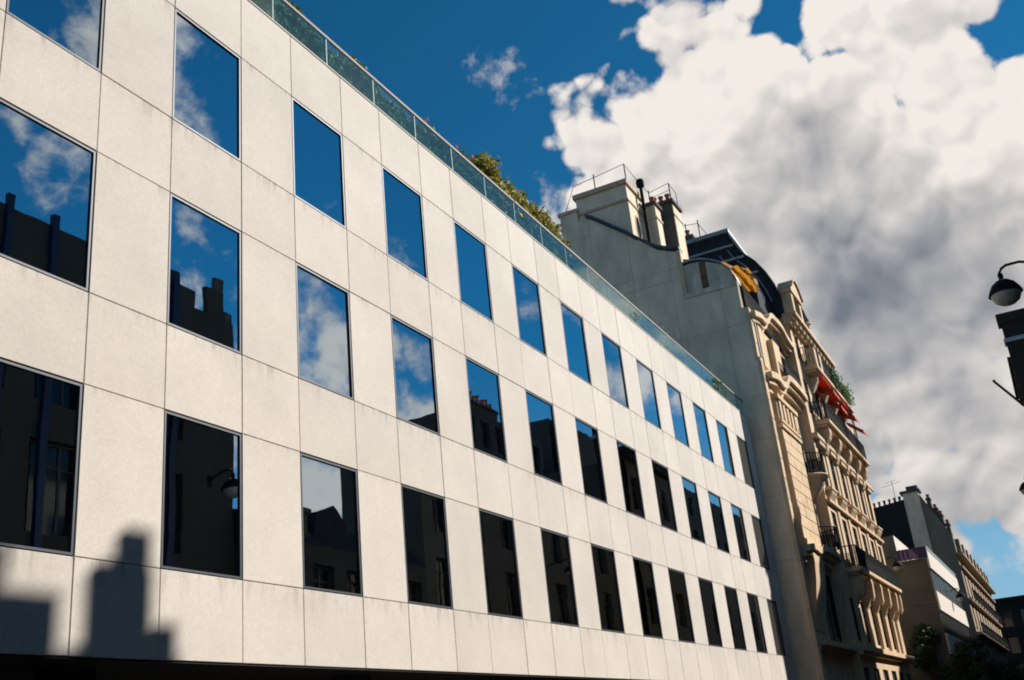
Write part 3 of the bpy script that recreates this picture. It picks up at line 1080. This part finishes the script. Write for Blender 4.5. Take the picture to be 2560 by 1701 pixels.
cornice([(42.4, 18.34), (43.7, 18.62), (44.3, 18.62), (45.0, 18.8), (46.0, 19.42), (47.2, 19.55), (48.3, 19.55), (49.0, 19.32), (49.9, 19.2), (50.38, 19.25)], YA,
        [(8.26, .16, -.10), (8.42, -.10, -.30), (8.62, -.30, -.50)], M['stone'], apt)
cornice([(42.7, 15.45), (44.2, 15.72), (44.9, 15.62), (45.8, 15.78), (46.7, 16.35), (48.1, 16.45), (49.4, 16.42), (50.38, 16.30)], YA,
        [(8.14, .30, 0), (8.30, 0, -.22), (8.52, -.22, -.50)], M['stone'], apt)
cornice([(43.2, 8.2), (44.6, 8.38), (45.5, 8.32), (46.7, 8.55), (48.8, 8.62), (50.36, 8.5)], YA,
        [(8.12, .25, 0), (8.30, 0, -.20), (8.5, -.20, -.45)], M['stone'], apt)
# giant pilaster of the bow with a fluted capital
pil = MB().box(44.02, 47.48, 8.45, YA + .02, 8.8, 13.6).build('giant_pilaster', M['stone'], apt)
for k in range(9):
    za, zb = 8.82 + k * .531, 8.82 + (k + 1) * .531
    cut = (45.4, 46.3)[k % 2]
    for xa, xb in ((44.0, cut), (cut, 47.5)):
        MB().cbox(xa + .006, xb - .006, 8.42 + random.uniform(-.006, .006), 8.47, za + .008, zb - .008, .012).build('stone_block', M['stone' if random.random() < .7 else 'stone2'], pil)
mb = MB()
mb.box(43.9, 47.6, 8.34, YA, 13.6, 13.74).box(44.0, 47.5, 8.40, YA, 13.74, 13.86).box(43.92, 47.58, 8.34, YA, 13.86, 13.98)
mb.box(43.95, 47.55, 8.44, YA, 13.98, 14.9).box(43.85, 47.65, 8.30, YA, 14.9, 15.1)
for k in range(5):
    mb.box(44.15 + k * .72, 44.5 + k * .72, 8.36, 8.46, 14.05, 14.85)
mb.build('capital', M['stone'], pil)
MB().box(43.9, 47.6, 8.36, YA, 8.45, 8.82).build('base', M['stone'], pil)
for x0, x1 in ((43.5, 44.2), (46.2, 47.5)):
    MB().box(x0, x1, 8.5, YA + .02, 16.3, 18.4).build('attic_pilaster', M['stone'], apt)
# curved console under the bow
for xc, w in ((45.2, 1.9), (49.9, .5)):
    MB().prism([(8.75, 8.3), (8.25, 8.3), (8.24, 7.9), (8.32, 7.2), (8.45, 6.5), (8.62, 5.7), (8.7, 5.2), (8.75, 5.2)], 'x', xc - w / 2, xc + w / 2).build('console', M['stone'], apt)


def railing(mb_, pts, z0, h, step=.13):
    for a, b in zip(pts, pts[1:]):
        a, b = Vector((*a, 0)), Vector((*b, 0))
        ln = (b - a).length
        n = max(1, int(ln / step))
        for k in range(n + 1):
            q = a + (b - a) * (k / n)
            mb_.box(q.x - .02, q.x + .02, q.y - .02, q.y + .02, z0, z0 + h)
            if k < n:
                r_ = a + (b - a) * ((k + .5) / n)
                mb_.box(r_.x - .055, r_.x + .055, r_.y - .012, r_.y + .012, z0 + h * .16, z0 + h * .62)
        for zz, t in ((z0 + .06, .018), (z0 + h * .66, .014), (z0 + h, .026)):
            mb_.tube([(a.x, a.y, zz), (b.x, b.y, zz)], t, 5)


def arcpts(cx, cy, r, a0=180, a1=360, n=10):
    return [(cx + r * math.cos(R(a0 + (a1 - a0) * k / n)), cy + r * math.sin(R(a0 + (a1 - a0) * k / n))) for k in range(n + 1)]


for zc, rr in ((12.05, 1.02), (9.0, .9)):
    bw = MB().lathe([(0, .24), (rr, .24), (rr + .05, .18), (rr, .08), (rr - .15, 0), (rr - .25, -.25), (rr - .6, -.7), (.15, -1.05), (0, -1.1)], 48.75, YA, zc, 18, math.pi, 2 * math.pi).build('bow_balcony', M['stone2'], apt, smooth=True) if zc > 10 else None
    mb = MB()
    railing(mb, arcpts(48.75, YA, rr - .05), zc + .24 if bw else 8.9, .95, .11)
    mb.build('railing', M['iron'], bw or apt)
mb = MB()
railing(mb, [(46.9, 8.3), (50.1, 8.3)], 16.75, .85)
mb.build('railing', M['iron'], apt)
mb = MB()
railing(mb, [(42.7, 8.66), (50.2, 8.66)], 18.75, 1.15, .10)
mb.box(42.7, 50.2, 8.72, 8.74, 18.7, 18.9)
mb.build('terrace_railing', M['iron'], apt)
# long balconies
for z, x0, x1, h in ((8.2, 51.9, 65.0, 1.0), (15.5, 52.0, 63.7, 1.0), (18.4, 52.0, 62.1, 1.05)):
    mb = MB()
    mb.cbox(x0, x1, 7.6, YB, z, z + .22, .03)
    mb.box(x0 + .1, x1 - .1, 7.75, YB, z - .12, z)
    s = mb.build('balcony', M['stone'], apt)
    mb = MB()
    railing(mb, [(x0 + .1, YB), (x0 + .1, 7.7), (x1 - .1, 7.7), (x1 - .1, YB)], z + .22, h)
    mb.build('railing', M['iron'], s)
for x in (52.7, 55.35, 58.2, 61.0, 63.2):
    MB().prism([(YB, 15.38), (7.78, 15.38), (7.76, 15.1), (7.86, 14.8), (8.02, 14.6), (8.06, 14.3), (8.16, 14.1), (YB, 14.0)], 'x', x - .28, x + .28).build('bracket', M['stone2'], apt)
for x in (52.3, 55.0, 57.8, 60.4, 63.0, 64.6):
    MB().prism([(YB, 8.08), (7.72, 8.08), (7.70, 7.85), (7.74, 7.2), (7.84, 7.05), (7.95, 7.2), (8.1, 6.8), (YB, 6.5)], 'x', x - .2, x + .2).build('bracket', M['stone2'], apt)
    MB().box(x - .28, x + .28, 8.16, YB, 4.8, 6.6).build('pilaster', M['stone'], apt)
for x in (53.0, 55.7, 58.4, 61.2):
    MB().prism([(YB, 18.28), (7.85, 18.28), (7.85, 18.05), (8.0, 17.8), (8.2, 17.4), (YB, 17.35)], 'x', x - .2, x + .2).build('bracket', M['stone2'], apt)
for a, b in zip(CX, CX[1:]):
    MB().cbox((a + b) / 2 - .32, (a + b) / 2 + .26, 8.235, YB, 8.45, 14.5, .02).build('pilaster', M['stone'], apt)
mb = MB()
mb.box(XB, 66.4, 8.12, YB, 11.35, 11.5)
mb.build('string_course', M['stone'], apt)
MB().cbox(XB, 66.45, 8.05, YB, 14.5, 14.75, .03).build('string_course', M['stone'], apt)
for c in CX:
    s = MB().cbox(c - .75, c + .75, 7.98, YB, 12.0, 12.14, .02).build('window_sill', M['stone'], apt)
    MB().prism([(YB, 12.0), (8.02, 12.0), (8.06, 11.85), (8.2, 11.62), (YB, 11.6)], 'x', c - .6, c + .6).build('console', M['stone2'], s)
    MB().prism([(c - .7, 14.28), (c - .62, 14.45), (c, 14.66), (c + .62, 14.45), (c + .7, 14.28)], 'y', 8.1, YB).build('window_head', M['stone2'], apt)
# ground-floor cornice
cornice([(43.2, 4.6), (50.3, 4.62)], YA, [(8.25, .14, -.06), (8.45, -.06, -.22)], M['stone'], apt)
cornice([(50.4, 4.62), (66.5, 4.62)], YB, [(7.92, .16, -.06), (8.08, -.06, -.22)], M['stone'], apt)
# main cornice of the pavilion
cornice([(50.1, 20.75), (60.3, 20.75)], YB + .2, [(7.80, .22, .04), (7.95, .04, -.12), (8.12, -.12, -.34)], M['stone'], apt, 'main_cornice')
for k in range(12):
    MB().box(50.6 + k * .82, 50.85 + k * .82, 7.92, YB, 20.42, 20.62).build('modillion', M['stone2'], apt)
for x in (52.05, 53.3):
    MB().box(x, x + .55, 7.62, 8.1, 18.62, 19.55).build('pedestal', M['stone2'], apt)
# stone dormer
d = MB().box(50.5, 50.95, 7.9, 8.4, 20.95, 22.2).box(52.35, 52.8, 7.9, 8.4, 20.95, 22.2).prism([(50.4, 22.2), (50.4, 22.4), (50.55, 22.45), (50.85, 22.75), (51.3, 22.98), (51.65, 23.05), (52.0, 22.98), (52.45, 22.75), (52.75, 22.45), (52.9, 22.4), (52.9, 22.2)], 'y', 7.82, 8.45).build('dormer', M['stone'], apt)
MB().prism([(50.55, 20.95), (50.55, 22.25), (50.9, 22.6), (51.65, 22.85), (52.4, 22.6), (52.75, 22.25), (52.75, 20.95)], 'y', 8.4, 9.6).build('dormer_cheeks', M['zinc'], d)
MB().prism([(50.35, 22.38), (50.85, 22.8), (51.3, 23.03), (51.65, 23.1), (52.0, 23.03), (52.45, 22.8), (52.95, 22.38), (52.95, 22.46), (52.45, 22.9), (52.0, 23.13), (51.65, 23.2), (51.3, 23.13), (50.85, 22.9), (50.35, 22.46)], 'y', 7.72, 8.5).build('pediment', M['stone2'], d)
window(d, (50.95, 8.2, 20.95), 1.4, 1.25, frame_m=M['shutter'])
# added soffit panels coloured with red bounce light, and half-drawn red awnings
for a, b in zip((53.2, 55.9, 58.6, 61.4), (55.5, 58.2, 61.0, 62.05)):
    MB().box(a, b, 7.66, 8.24, 18.24, 18.275).build('red_bounce_panel', M['redbounce'], apt)
for i, (xa, xb, yf, zf) in enumerate(((53.4, 55.2, 7.30, 17.5), (56.2, 57.9, 7.45, 17.38), (59.0, 60.6, 7.25, 17.42), (61.7, 63.3, 7.28, 17.2))):
    mb = MB()
    top, fr = [], []
    for k in range(9):
        x = xa + (xb - xa) * k / 8
        top.append((x, 8.24, 18.02))
        fr.append((x, yf, zf + .03 * math.sin(k * 2.1)))
    mb.strip(top, fr)
    mb.strip(fr, [(x, y - .01, z - .17 + .05 * math.sin(k * 3.0)) for k, (x, y, z) in enumerate(fr)])
    mb.strip([(x, y, z - .012) for x, y, z in top], [(x, y, z - .012) for x, y, z in fr])
    mb.build('awning', M['awning'], apt, fix=False)
# sagging yellow tarpaulin laid over the lower roof
mb = MB()
prof = [((8.98, 22.28), (10.35, 23.12)), ((8.86, 22.02), (10.15, 22.75)), ((8.72, 21.7), (9.95, 22.4)), ((8.70, 21.4), (9.74, 22.0)), ((8.72, 21.12), (9.45, 21.42))]
rowsT = []
for i, ((ya, za), (yb, zb)) in enumerate(prof):
    rowsT.append([(46.35 + .16 * math.sin(k * 1.5 + i * .9) + .1 * i, ya + (yb - ya) * k / 10, za + (zb - za) * k / 10 - .09 * math.sin(math.pi * k / 10)) for k in range(11)])
for a, b in zip(rowsT, rowsT[1:]):
    mb.strip(a, b)
tp = mb.build('tarpaulin', M['tarp'], None, smooth=True, fix=False)
tag(tp, 'sagging ochre yellow tarpaulin hung across the roof terrace behind the gable', 'tarpaulin')
# plants of the apartment building
t = thing('potted_conifer', 'small dark pointed conifer in a stone pot on the upper cornice', 'plant', (53.5, 8.0, 20.98))
MB().lathe([(.18, 0), (.26, .3), (.32, .34), (.3, .42), (0, .42)], 53.5, 8.0, 20.98, 12).build('pot', M['stone2'], t, smooth=True)
mb = MB()


def conp():
    h = random.random() ** 1.3
    an = random.random() * 6.283
    r = .30 * (1 - h) * random.uniform(.6, 1)
    return (53.5 + r * math.cos(an), 8.0 + r * math.sin(an), 21.4 + h * .95), (math.cos(an), math.sin(an), .4)


leaves(mb, 500, conp, .06)
mb.build('foliage', M['conifer'], t, fix=False)
shrub('loose green plant leaning over the iron railing below the main cornice', 56.6, 57.8, 7.62, 18.65, lambda x: 20.0 - .3 * abs(x - 57.1), M['ivyd'], 700, .07, name='balcony_plant', cat='plant')
shrub('bushy green plant hanging at the far end of the red awning balcony', 59.6, 61.4, 7.62, 18.65, lambda x: 19.75 - .15 * abs(x - 60.4), M['ivy'], 700, .07, name='balcony_plant', cat='plant')

# ================================================================== buildings farther down the street
b1 = thing('grey_building', 'small grey building with a sunlit strip of front just past the stone apartment building', 'building', (74, 8.4, 0))
mb = MB()
h1 = [(75.2 + k * 2.3, 76.2 + k * 2.3, z, z + 1.5) for k in range(4) for z in (2.5, 5.3, 8.1, 10.6)]
wall_grid(mb, 74, 84, 0, 12.9, h1, lambda u, z, d: (u, 8.4 + d, z), .25)
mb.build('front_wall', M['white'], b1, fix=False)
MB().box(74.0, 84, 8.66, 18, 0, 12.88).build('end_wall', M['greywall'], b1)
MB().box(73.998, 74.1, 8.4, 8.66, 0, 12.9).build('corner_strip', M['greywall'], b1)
for a, b, c, d in h1:
    window(b1, (a, 8.6, c), b - a, d - c)
# flat-fronted block with white bands and a purple sign on its dark end
b2 = thing('banded_block', 'flat-fronted block with white bands, strip windows and a dark windowless end wall', 'building', (70, 6.2, 0))
b2y, b2x0, b2x1 = 6.2, 70.0, 88.8
MB().box(b2x0, b2x1, b2y + .12, 9.6, 0, 10.6).build('body', M['greywall'], b2)
for z0, z1 in ((9.95, 11.05), (7.4, 8.6), (4.85, 6.05), (2.3, 3.5)):
    MB().cbox(b2x0 + .02, b2x1, b2y, b2y + .16, z0, z1, .02).build('white_band', M['white'], b2)
for z0 in (8.6, 6.05, 3.5):
    for k in range(5):
        window(b2, (b2x0 + .2 + k * 3.7, b2y + .1, z0), 3.6, 1.35, style='strip', frame_m=M['frame'], glass_m=M['blind'])
MB().box(b2x0 + .6, b2x1, b2y + .05, b2y + .12, 11.05, 11.45).build('roof_rail_panel', M['zincl'], b2)
sg = thing('wall_sign', 'dark purple sign panel with violet bars on top of the dark end wall', 'sign', (70, 7, 10.6))
MB().box(69.86, 69.98, 6.22, 7.95, 10.62, 11.28).build('panel', M['purple'], sg)
for a, b in ((7.66, 7.78), (7.40, 7.54)):
    MB().box(69.85, 69.862, a, b, 10.66, 11.2).build('letter', M['purplel'], sg)
MB().prism([(7.28, 10.66), (6.75, 10.66), (7.02, 11.2), (7.28, 11.2)], 'x', 69.85, 69.862).build('letter', M['purplel'], sg)
for y in (7.85, 7.55, 7.25, 6.9):
    MB().box(69.78, 69.98, y - .09, y + .09, 10.54, 10.62).build('spotlight', M['lampgl'], sg)
# tall building with a blank end wall that steps down towards the street
b3 = thing('tan_building', 'tall tan stone building with cornices and a row of chimneys down its blank end wall', 'building', (92, 6, 0))
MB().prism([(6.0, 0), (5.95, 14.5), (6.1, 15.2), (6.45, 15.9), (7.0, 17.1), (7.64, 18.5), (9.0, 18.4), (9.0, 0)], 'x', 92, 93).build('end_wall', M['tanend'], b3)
MB().prism([(9.0, 0), (9.0, 18.35), (11.45, 18.1), (13, 18.0), (13, 0)], 'x', 92.02, 93).build('tarred_end_wall', M['bitumen'], b3)
st = MB().box(91.9, 93.2, 7.7, 8.95, 12, 18.8).build('chimney_stack', M['render'], b3)
MB().box(91.8, 93.3, 7.55, 9.15, 18.8, 19.0).build('cap', M['soot'], st)
MB().box(92.0, 93.1, 7.7, 8.6, 19.0, 19.35).build('flue_block', M['soot'], st)
for y, z, h, w in ((7.1, 16.6, 1.4, .3), (6.75, 16.2, .9, .35), (6.45, 15.7, .8, .25), (6.1, 15.0, .7, .25)):
    chimney(92.1, 93.0, y - w / 2, y + w / 2, z - 1, z + h, M['soot'], [(92.3, y, .3), (92.7, y, .3)], cap=.05, parent=b3)
for k in range(9):
    y = 9.3 + k * .42
    MB().lathe([(.09, 0), (.10, .4), (.13, .42), (.13, .5), (0, .5)], 92.4, y, 18.25 - (y - 9) * .08, 8).build('chimney_pot', M['pot'] if k % 3 else M['iron'], b3, smooth=True)
mb = MB()
mb.tube([(92.3, 9.6, 18.3), (92.3, 9.6, 20.1)], .022, 5)
mb.tube([(92.3, 10.5, 19.7), (92.3, 8.9, 19.95)], .016, 5)
mb.tube([(92.3, 10.2, 20.0), (92.3, 9.2, 20.15)], .013, 5)
mb.build('aerial', M['iron'], b3)
mb = MB()
h3 = [(94.2 + k * 3.2, 95.5 + k * 3.2, z, z + 2.0) for k in range(11) for z in (1.0, 4.7, 7.6, 10.0)]
wall_grid(mb, 92.01, 130, 0, 13.2, h3, lambda u, z, d: (u, 6.0 + d, z), .3)
mb.quad((130, 6, 0), (130, 6, 13.2), (130, 14, 13.2), (130, 14, 0))
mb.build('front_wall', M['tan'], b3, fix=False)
for a, b, c, d in h3:
    window(b3, (a, 6.22, c), b - a, d - c, frame_m=M['shutter'])
for z, y in ((13.2, 5.5), (12.2, 5.75), (9.6, 5.7), (7.0, 5.6), (4.1, 5.7)):
    MB().cbox(92.0, 130.1, y, 6.0, z, z + .22, .03).build('cornice', M['tan'], b3)
MB().prism([(5.7, 13.42), (6.4, 15.2), (7.6, 16.4), (12, 16.6), (12, 13.42)], 'x', 93, 130).build('slate_roof', M['slate'], b3)
for k in range(9):
    x = 95 + k * 3.9
    MB().box(x, x + 1.2, 5.75, 6.6, 13.45, 14.9).build('dormer', M['tan'], b3)
for k in range(2):
    mb = MB()
    railing(mb, [(93, 5.58), (129, 5.58)], (9.82, 7.22)[k], .85, .5)
    mb.build('railing', M['iron'], b3)
b5 = thing('dark_building', 'dark grimy building closing off the far end of the street in shadow', 'building', (150, 0, 0))
mb = MB()
h5 = [(-8 + k * 2.2, -6.9 + k * 2.2, z, z + 1.9) for k in range(8) for z in (1.2, 4.4, 7.6, 10.8)]
wall_grid(mb, -30, 7.2, 0, 14.1, h5, lambda u, z, d: (150 + d, u, z), .3)
mb.build('front_wall', M['blackb'], b5, fix=True)
MB().box(150.3, 165, -30, 7.2, 0, 14.0).build('body', M['blackb'], b5)
MB().box(149.6, 150.2, -30, 7.3, 14.1, 14.35).build('cornice', M['blackb'], b5)
for a, b, c, d in h5:
    MB().box(150.24, 150.28, a, b, c, d).build('window', M['wglass'], b5)


def tree(label, x, y, h, n, spread, material, trunk_h):
    t = thing('street_tree', label, 'tree', (x, y, 0), 'trees on the pavement far down the street')
    mb_ = MB()
    mb_.tube([(x, y, 0), (x + .05, y - .03, trunk_h * .5), (x - .03, y + .05, trunk_h), (x, y, h * .8)], .16, 9, .05)
    cents = []
    for k in range(16):
        an = random.random() * 6.283
        zz = trunk_h * .8 + (h - trunk_h * .8) * random.random() ** .8 * .86
        rr = spread * math.sin(math.pi * min(.95, max(.12, (zz - trunk_h * .6) / (h - trunk_h * .55)))) * random.uniform(.35, .85)
        p_ = (x + rr * math.cos(an), y + rr * math.sin(an), zz)
        cents.append((*p_, random.uniform(.42, .75), 1, 1, .8))
        mb_.tube([(x, y, trunk_h * .9), ((x + p_[0]) / 2, (y + p_[1]) / 2, (trunk_h + zz) / 2 + .2), p_], .05, 5, .012)
    mb_.build('trunk', M['bark'], t, smooth=True)
    lb = MB()
    leaves(lb, n, clump_points(cents), .085)
    lb.build('crown', material, t, fix=False)


tree('dark leafy street tree standing closest in front of the dark end wall', 67.5, 6.0, 5.7, 4200, 1.7, M['treeleaf'], 2.3)
tree('tallest dark street tree under the purple sign', 69.0, 7.2, 6.9, 4200, 1.6, M['treeleaf'], 2.6)
tree('green-topped street tree in front of the white bands', 73.5, 5.5, 6.0, 4200, 1.8, M['treeleaf'], 2.4)
tree('low street tree hiding the foot of the tan end wall', 84.0, 4.9, 5.0, 3200, 1.7, M['treeleaf'], 2.0)
tree('farthest street tree before the dark building', 104.0, 4.3, 5.6, 3000, 1.9, M['treeleaf'], 2.2)


def lamp(label, x, y, z, wy, s=1.0, group='street lamps on wall brackets'):
    """wall lantern hanging from a swan-neck arm; wy = y of the wall it is fixed to"""
    sg_ = 1 if wy > y else -1
    t = thing('street_lamp', label, 'street lamp', (x, y, z), group)
    mb_ = MB().lathe([(0, .27), (.05, .26), (.06, .22), (.13, .20), (.22, .13), (.29, .02), (.325, -.06), (.335, -.085), (.32, -.09), (.0, -.09)], x, y, z, 28)
    mb_.build('hood', M['iron'], t, smooth=True)
    mb_ = MB().lathe([(.29, -.09), (.285, -.14), (.24, -.235), (.15, -.30), (.06, -.325), (0, -.33)], x, y, z, 24)
    mb_.build('bowl', M['lampgl'], t, smooth=True)
    mb_ = MB().tube([(x, y, z + .22), (x, y, z + .40), (x, y + sg_ * .05, z + .47), (x, y + sg_ * .15, z + .52), (x, y + sg_ * .4, z + .52), (x, wy, z + .35)], .03, 8)
    mb_.lathe([(.03, 0), (.055, .02), (.055, .09), (.03, .11)], x, y, z + .27, 10)
    mb_.box(x - .06, x + .06, min(wy, wy - sg_ * .04), max(wy, wy - sg_ * .04), z + .15, z + .5)
    mb_.build('arm', M['iron'], t, smooth=True)


lamp('black domed street lamp with pale bowl hanging large against the sky at the right edge', 22.24, -.70, 9.48, -1.58)
lamp('second domed street lamp farther along, cut by the right edge of the photo', 44.6, -.2, 9.35, -1.6)
lamp('small black lamp in front of the dark end wall under the purple sign', 67.0, 7.75, 10.05, 8.45)
lamp('tiny black lamp in front of the white bands of the far block', 79.8, 5.6, 8.95, 6.2)
mb = MB()
mb.tube([(69.9, 7.6, 8.0), (69.9, 7.0, 7.92), (69.9, 6.3, 7.95)], .02, 4)
tag(mb.build('cable', M['rail'], None), 'thin pale cable slung across the dark end wall', 'cable')

# ================================================================== the side of the street behind the camera
OY = -1.6


def opp_front(bld, x0, x1, z1, cols, rows_, w, h, material, z0=0.0, y=OY, name='front_wall', depth=9):
    holes = []
    n = cols
    for k in range(n):
        xc = x0 + (k + .5) * (x1 - x0) / n
        for z in rows_:
            holes.append((xc - w / 2, xc + w / 2, z, z + h))
    mb_ = MB()
    wall_grid(mb_, x0, x1, z0, z1, holes, lambda u, z, d: (u, y - d, z), .3)
    mb_.build(name, material, bld, fix=False)
    MB().box(x0, x1, y - depth, y - .32, z0, z1 - .02).build('body', material, bld)
    for a, b, c, d in holes:
        window(bld, (a, y - .24, c), b - a, d - c, sgn=1, frame_m=M['frame'], glass_m=M['dglass'])


o1 = thing('finned_office', 'dark office with blue metal fins and roof posts reflected in the left windows', 'building', (4, -3.0, 0))
OF = -3.0
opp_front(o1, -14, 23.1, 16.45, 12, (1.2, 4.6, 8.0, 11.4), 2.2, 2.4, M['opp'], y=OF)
for k in range(-20, 5):
    x = 16.2 + 1.48 * k
    MB().box(x - .11, x + .11, OF, OF + .15, 3.4, 16.75).build('blue_fin', M['bluefin'], o1)
MB().box(22.0, 22.35, OF - .4, OF - .1, 16.4, 16.9).build('roof_post', M['opp'], o1)
o2 = thing('low_house', 'low house with a slate roof and a tall chimney whose shadow falls on the office', 'building', (28, OY, 0))
MB().box(23.12, 24.9, OF - .24, OF - .02, 0, 15.9).build('party_wall', M['opp'], o2)
MB().box(23.67, 24.46, OF - .22, OF - .04, 15.8, 16.9).build('chimney_shoulder', M['opp'], o2)
MB().box(24.05, 24.45, OF - .20, OF - .06, 16.85, 17.35).build('chimney', M['soot'], o2)
MB().box(24.55, 24.89, OF - .22, OF - .06, 15.8, 16.28).build('chimney', M['soot'], o2)
opp_front(o2, 24.95, 34, 8.6, 5, (.6, 3.4, 6.2), 1.1, 1.8, M['opp'])
MB().prism([(OY - .05, 8.6), (OY - .9, 9.6), (OY - 4.5, 10.4), (OY - 8, 9), (OY - 8, 8.6)], 'x', 25.0, 33.9).build('slate_roof', M['slate'], o2)
chimney(26.5, 27.3, OY - .9, OY - .3, 8.6, 9.7, M['soot'], [(26.75, OY - .6, .3)], parent=o2)
MB().prism([(27.7, 8.6), (27.9, 9.9), (28.9, 10.25), (29.6, 9.6), (29.9, 8.6)], 'y', OY - 1.5, OY - .4).build('dormer', M['slate'], o2)
o3 = thing('courtyard_building', 'grey building with a tall set-back wing and chimney pots, mirrored in the middle windows', 'building', (45, OY, 0))
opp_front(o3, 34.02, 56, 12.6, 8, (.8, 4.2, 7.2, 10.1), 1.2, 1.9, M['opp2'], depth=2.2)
MB().box(34.0, 34.02, OY - 2.2, OY, 0, 12.6).build('end_wall', M['opp2'], o3)
opp_front(o3, 53.3, 64.5, 21.8, 6, (13.5, 16.4, 19.6), 1.1, 1.7, M['opp2'], 0, OY - 8.4, 'wing_wall')
opp_front(o3, 67, 77, 24.3, 5, (13.5, 16.4, 19.6), 1.1, 1.7, M['opp2'], 0, OY - 8.4, 'wing_wall')
chimney(54.2, 58.2, OY - 9.2, OY - 8.5, 21.7, 22.3, M['soot'], [(54.5 + k * .55, OY - 8.8, .5 + .15 * (k % 2)) for k in range(7)], parent=o3)
o6 = thing('distant_block', 'big plain block on the square, mirrored as a grey wall in the far windows', 'building', (110, -14, 0))
opp_front(o6, 89, 165, 26.9, 20, (3, 6.5, 10, 13.5, 17, 20.5, 24), 1.3, 2.0, M['opp2'], 0, -13.6)
o4 = thing('corniced_building', 'tall building with a deep dark cornice jutting in at the right edge', 'building', (61, OY, 0))
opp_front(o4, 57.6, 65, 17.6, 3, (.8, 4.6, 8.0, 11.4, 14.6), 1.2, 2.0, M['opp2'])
MB().box(57.5, 65.1, OY - .4, -1.0, 17.9, 18.3).build('cornice', M['blackb'], o4)
MB().box(57.55, 65.05, OY - .4, -1.14, 17.5, 17.9).build('cornice', M['blackb'], o4)
MB().box(54.9, 55.6, OY - .8, -1.12, 10, 19.3).build('corner_turret', M['blackb'], o4)
MB().box(54.8, 55.7, OY - .9, -.98, 19.3, 19.8).build('turret_cornice', M['blackb'], o4)
MB().box(54.85, 55.65, OY - .9, -1.04, 18.3, 18.5).build('turret_ledge', M['zincl'], o4)
o5 = thing('plain_terrace', 'long plain terrace on the shaded side of the far street', 'building', (105, OY, 0))
opp_front(o5, 66.02, 150, 11.4, 26, (.8, 4.4, 8.0), 1.2, 2.0, M['opp2'])
mb = MB()
mb.tube([(30.25, -1.6, 7.5), (30.0, -.055, 9.76)], .04, 8, .034)
mb.lathe([(0, -.02), (.035, .0), (.042, .03), (.02, .06), (0, .065)], 30.0, -.055, 9.75, 10)
fp = mb.build('flagpole', M['iron'], None, smooth=True)
tag(fp, 'bare slanting flagpole jutting from the right edge against the clouds', 'flagpole')
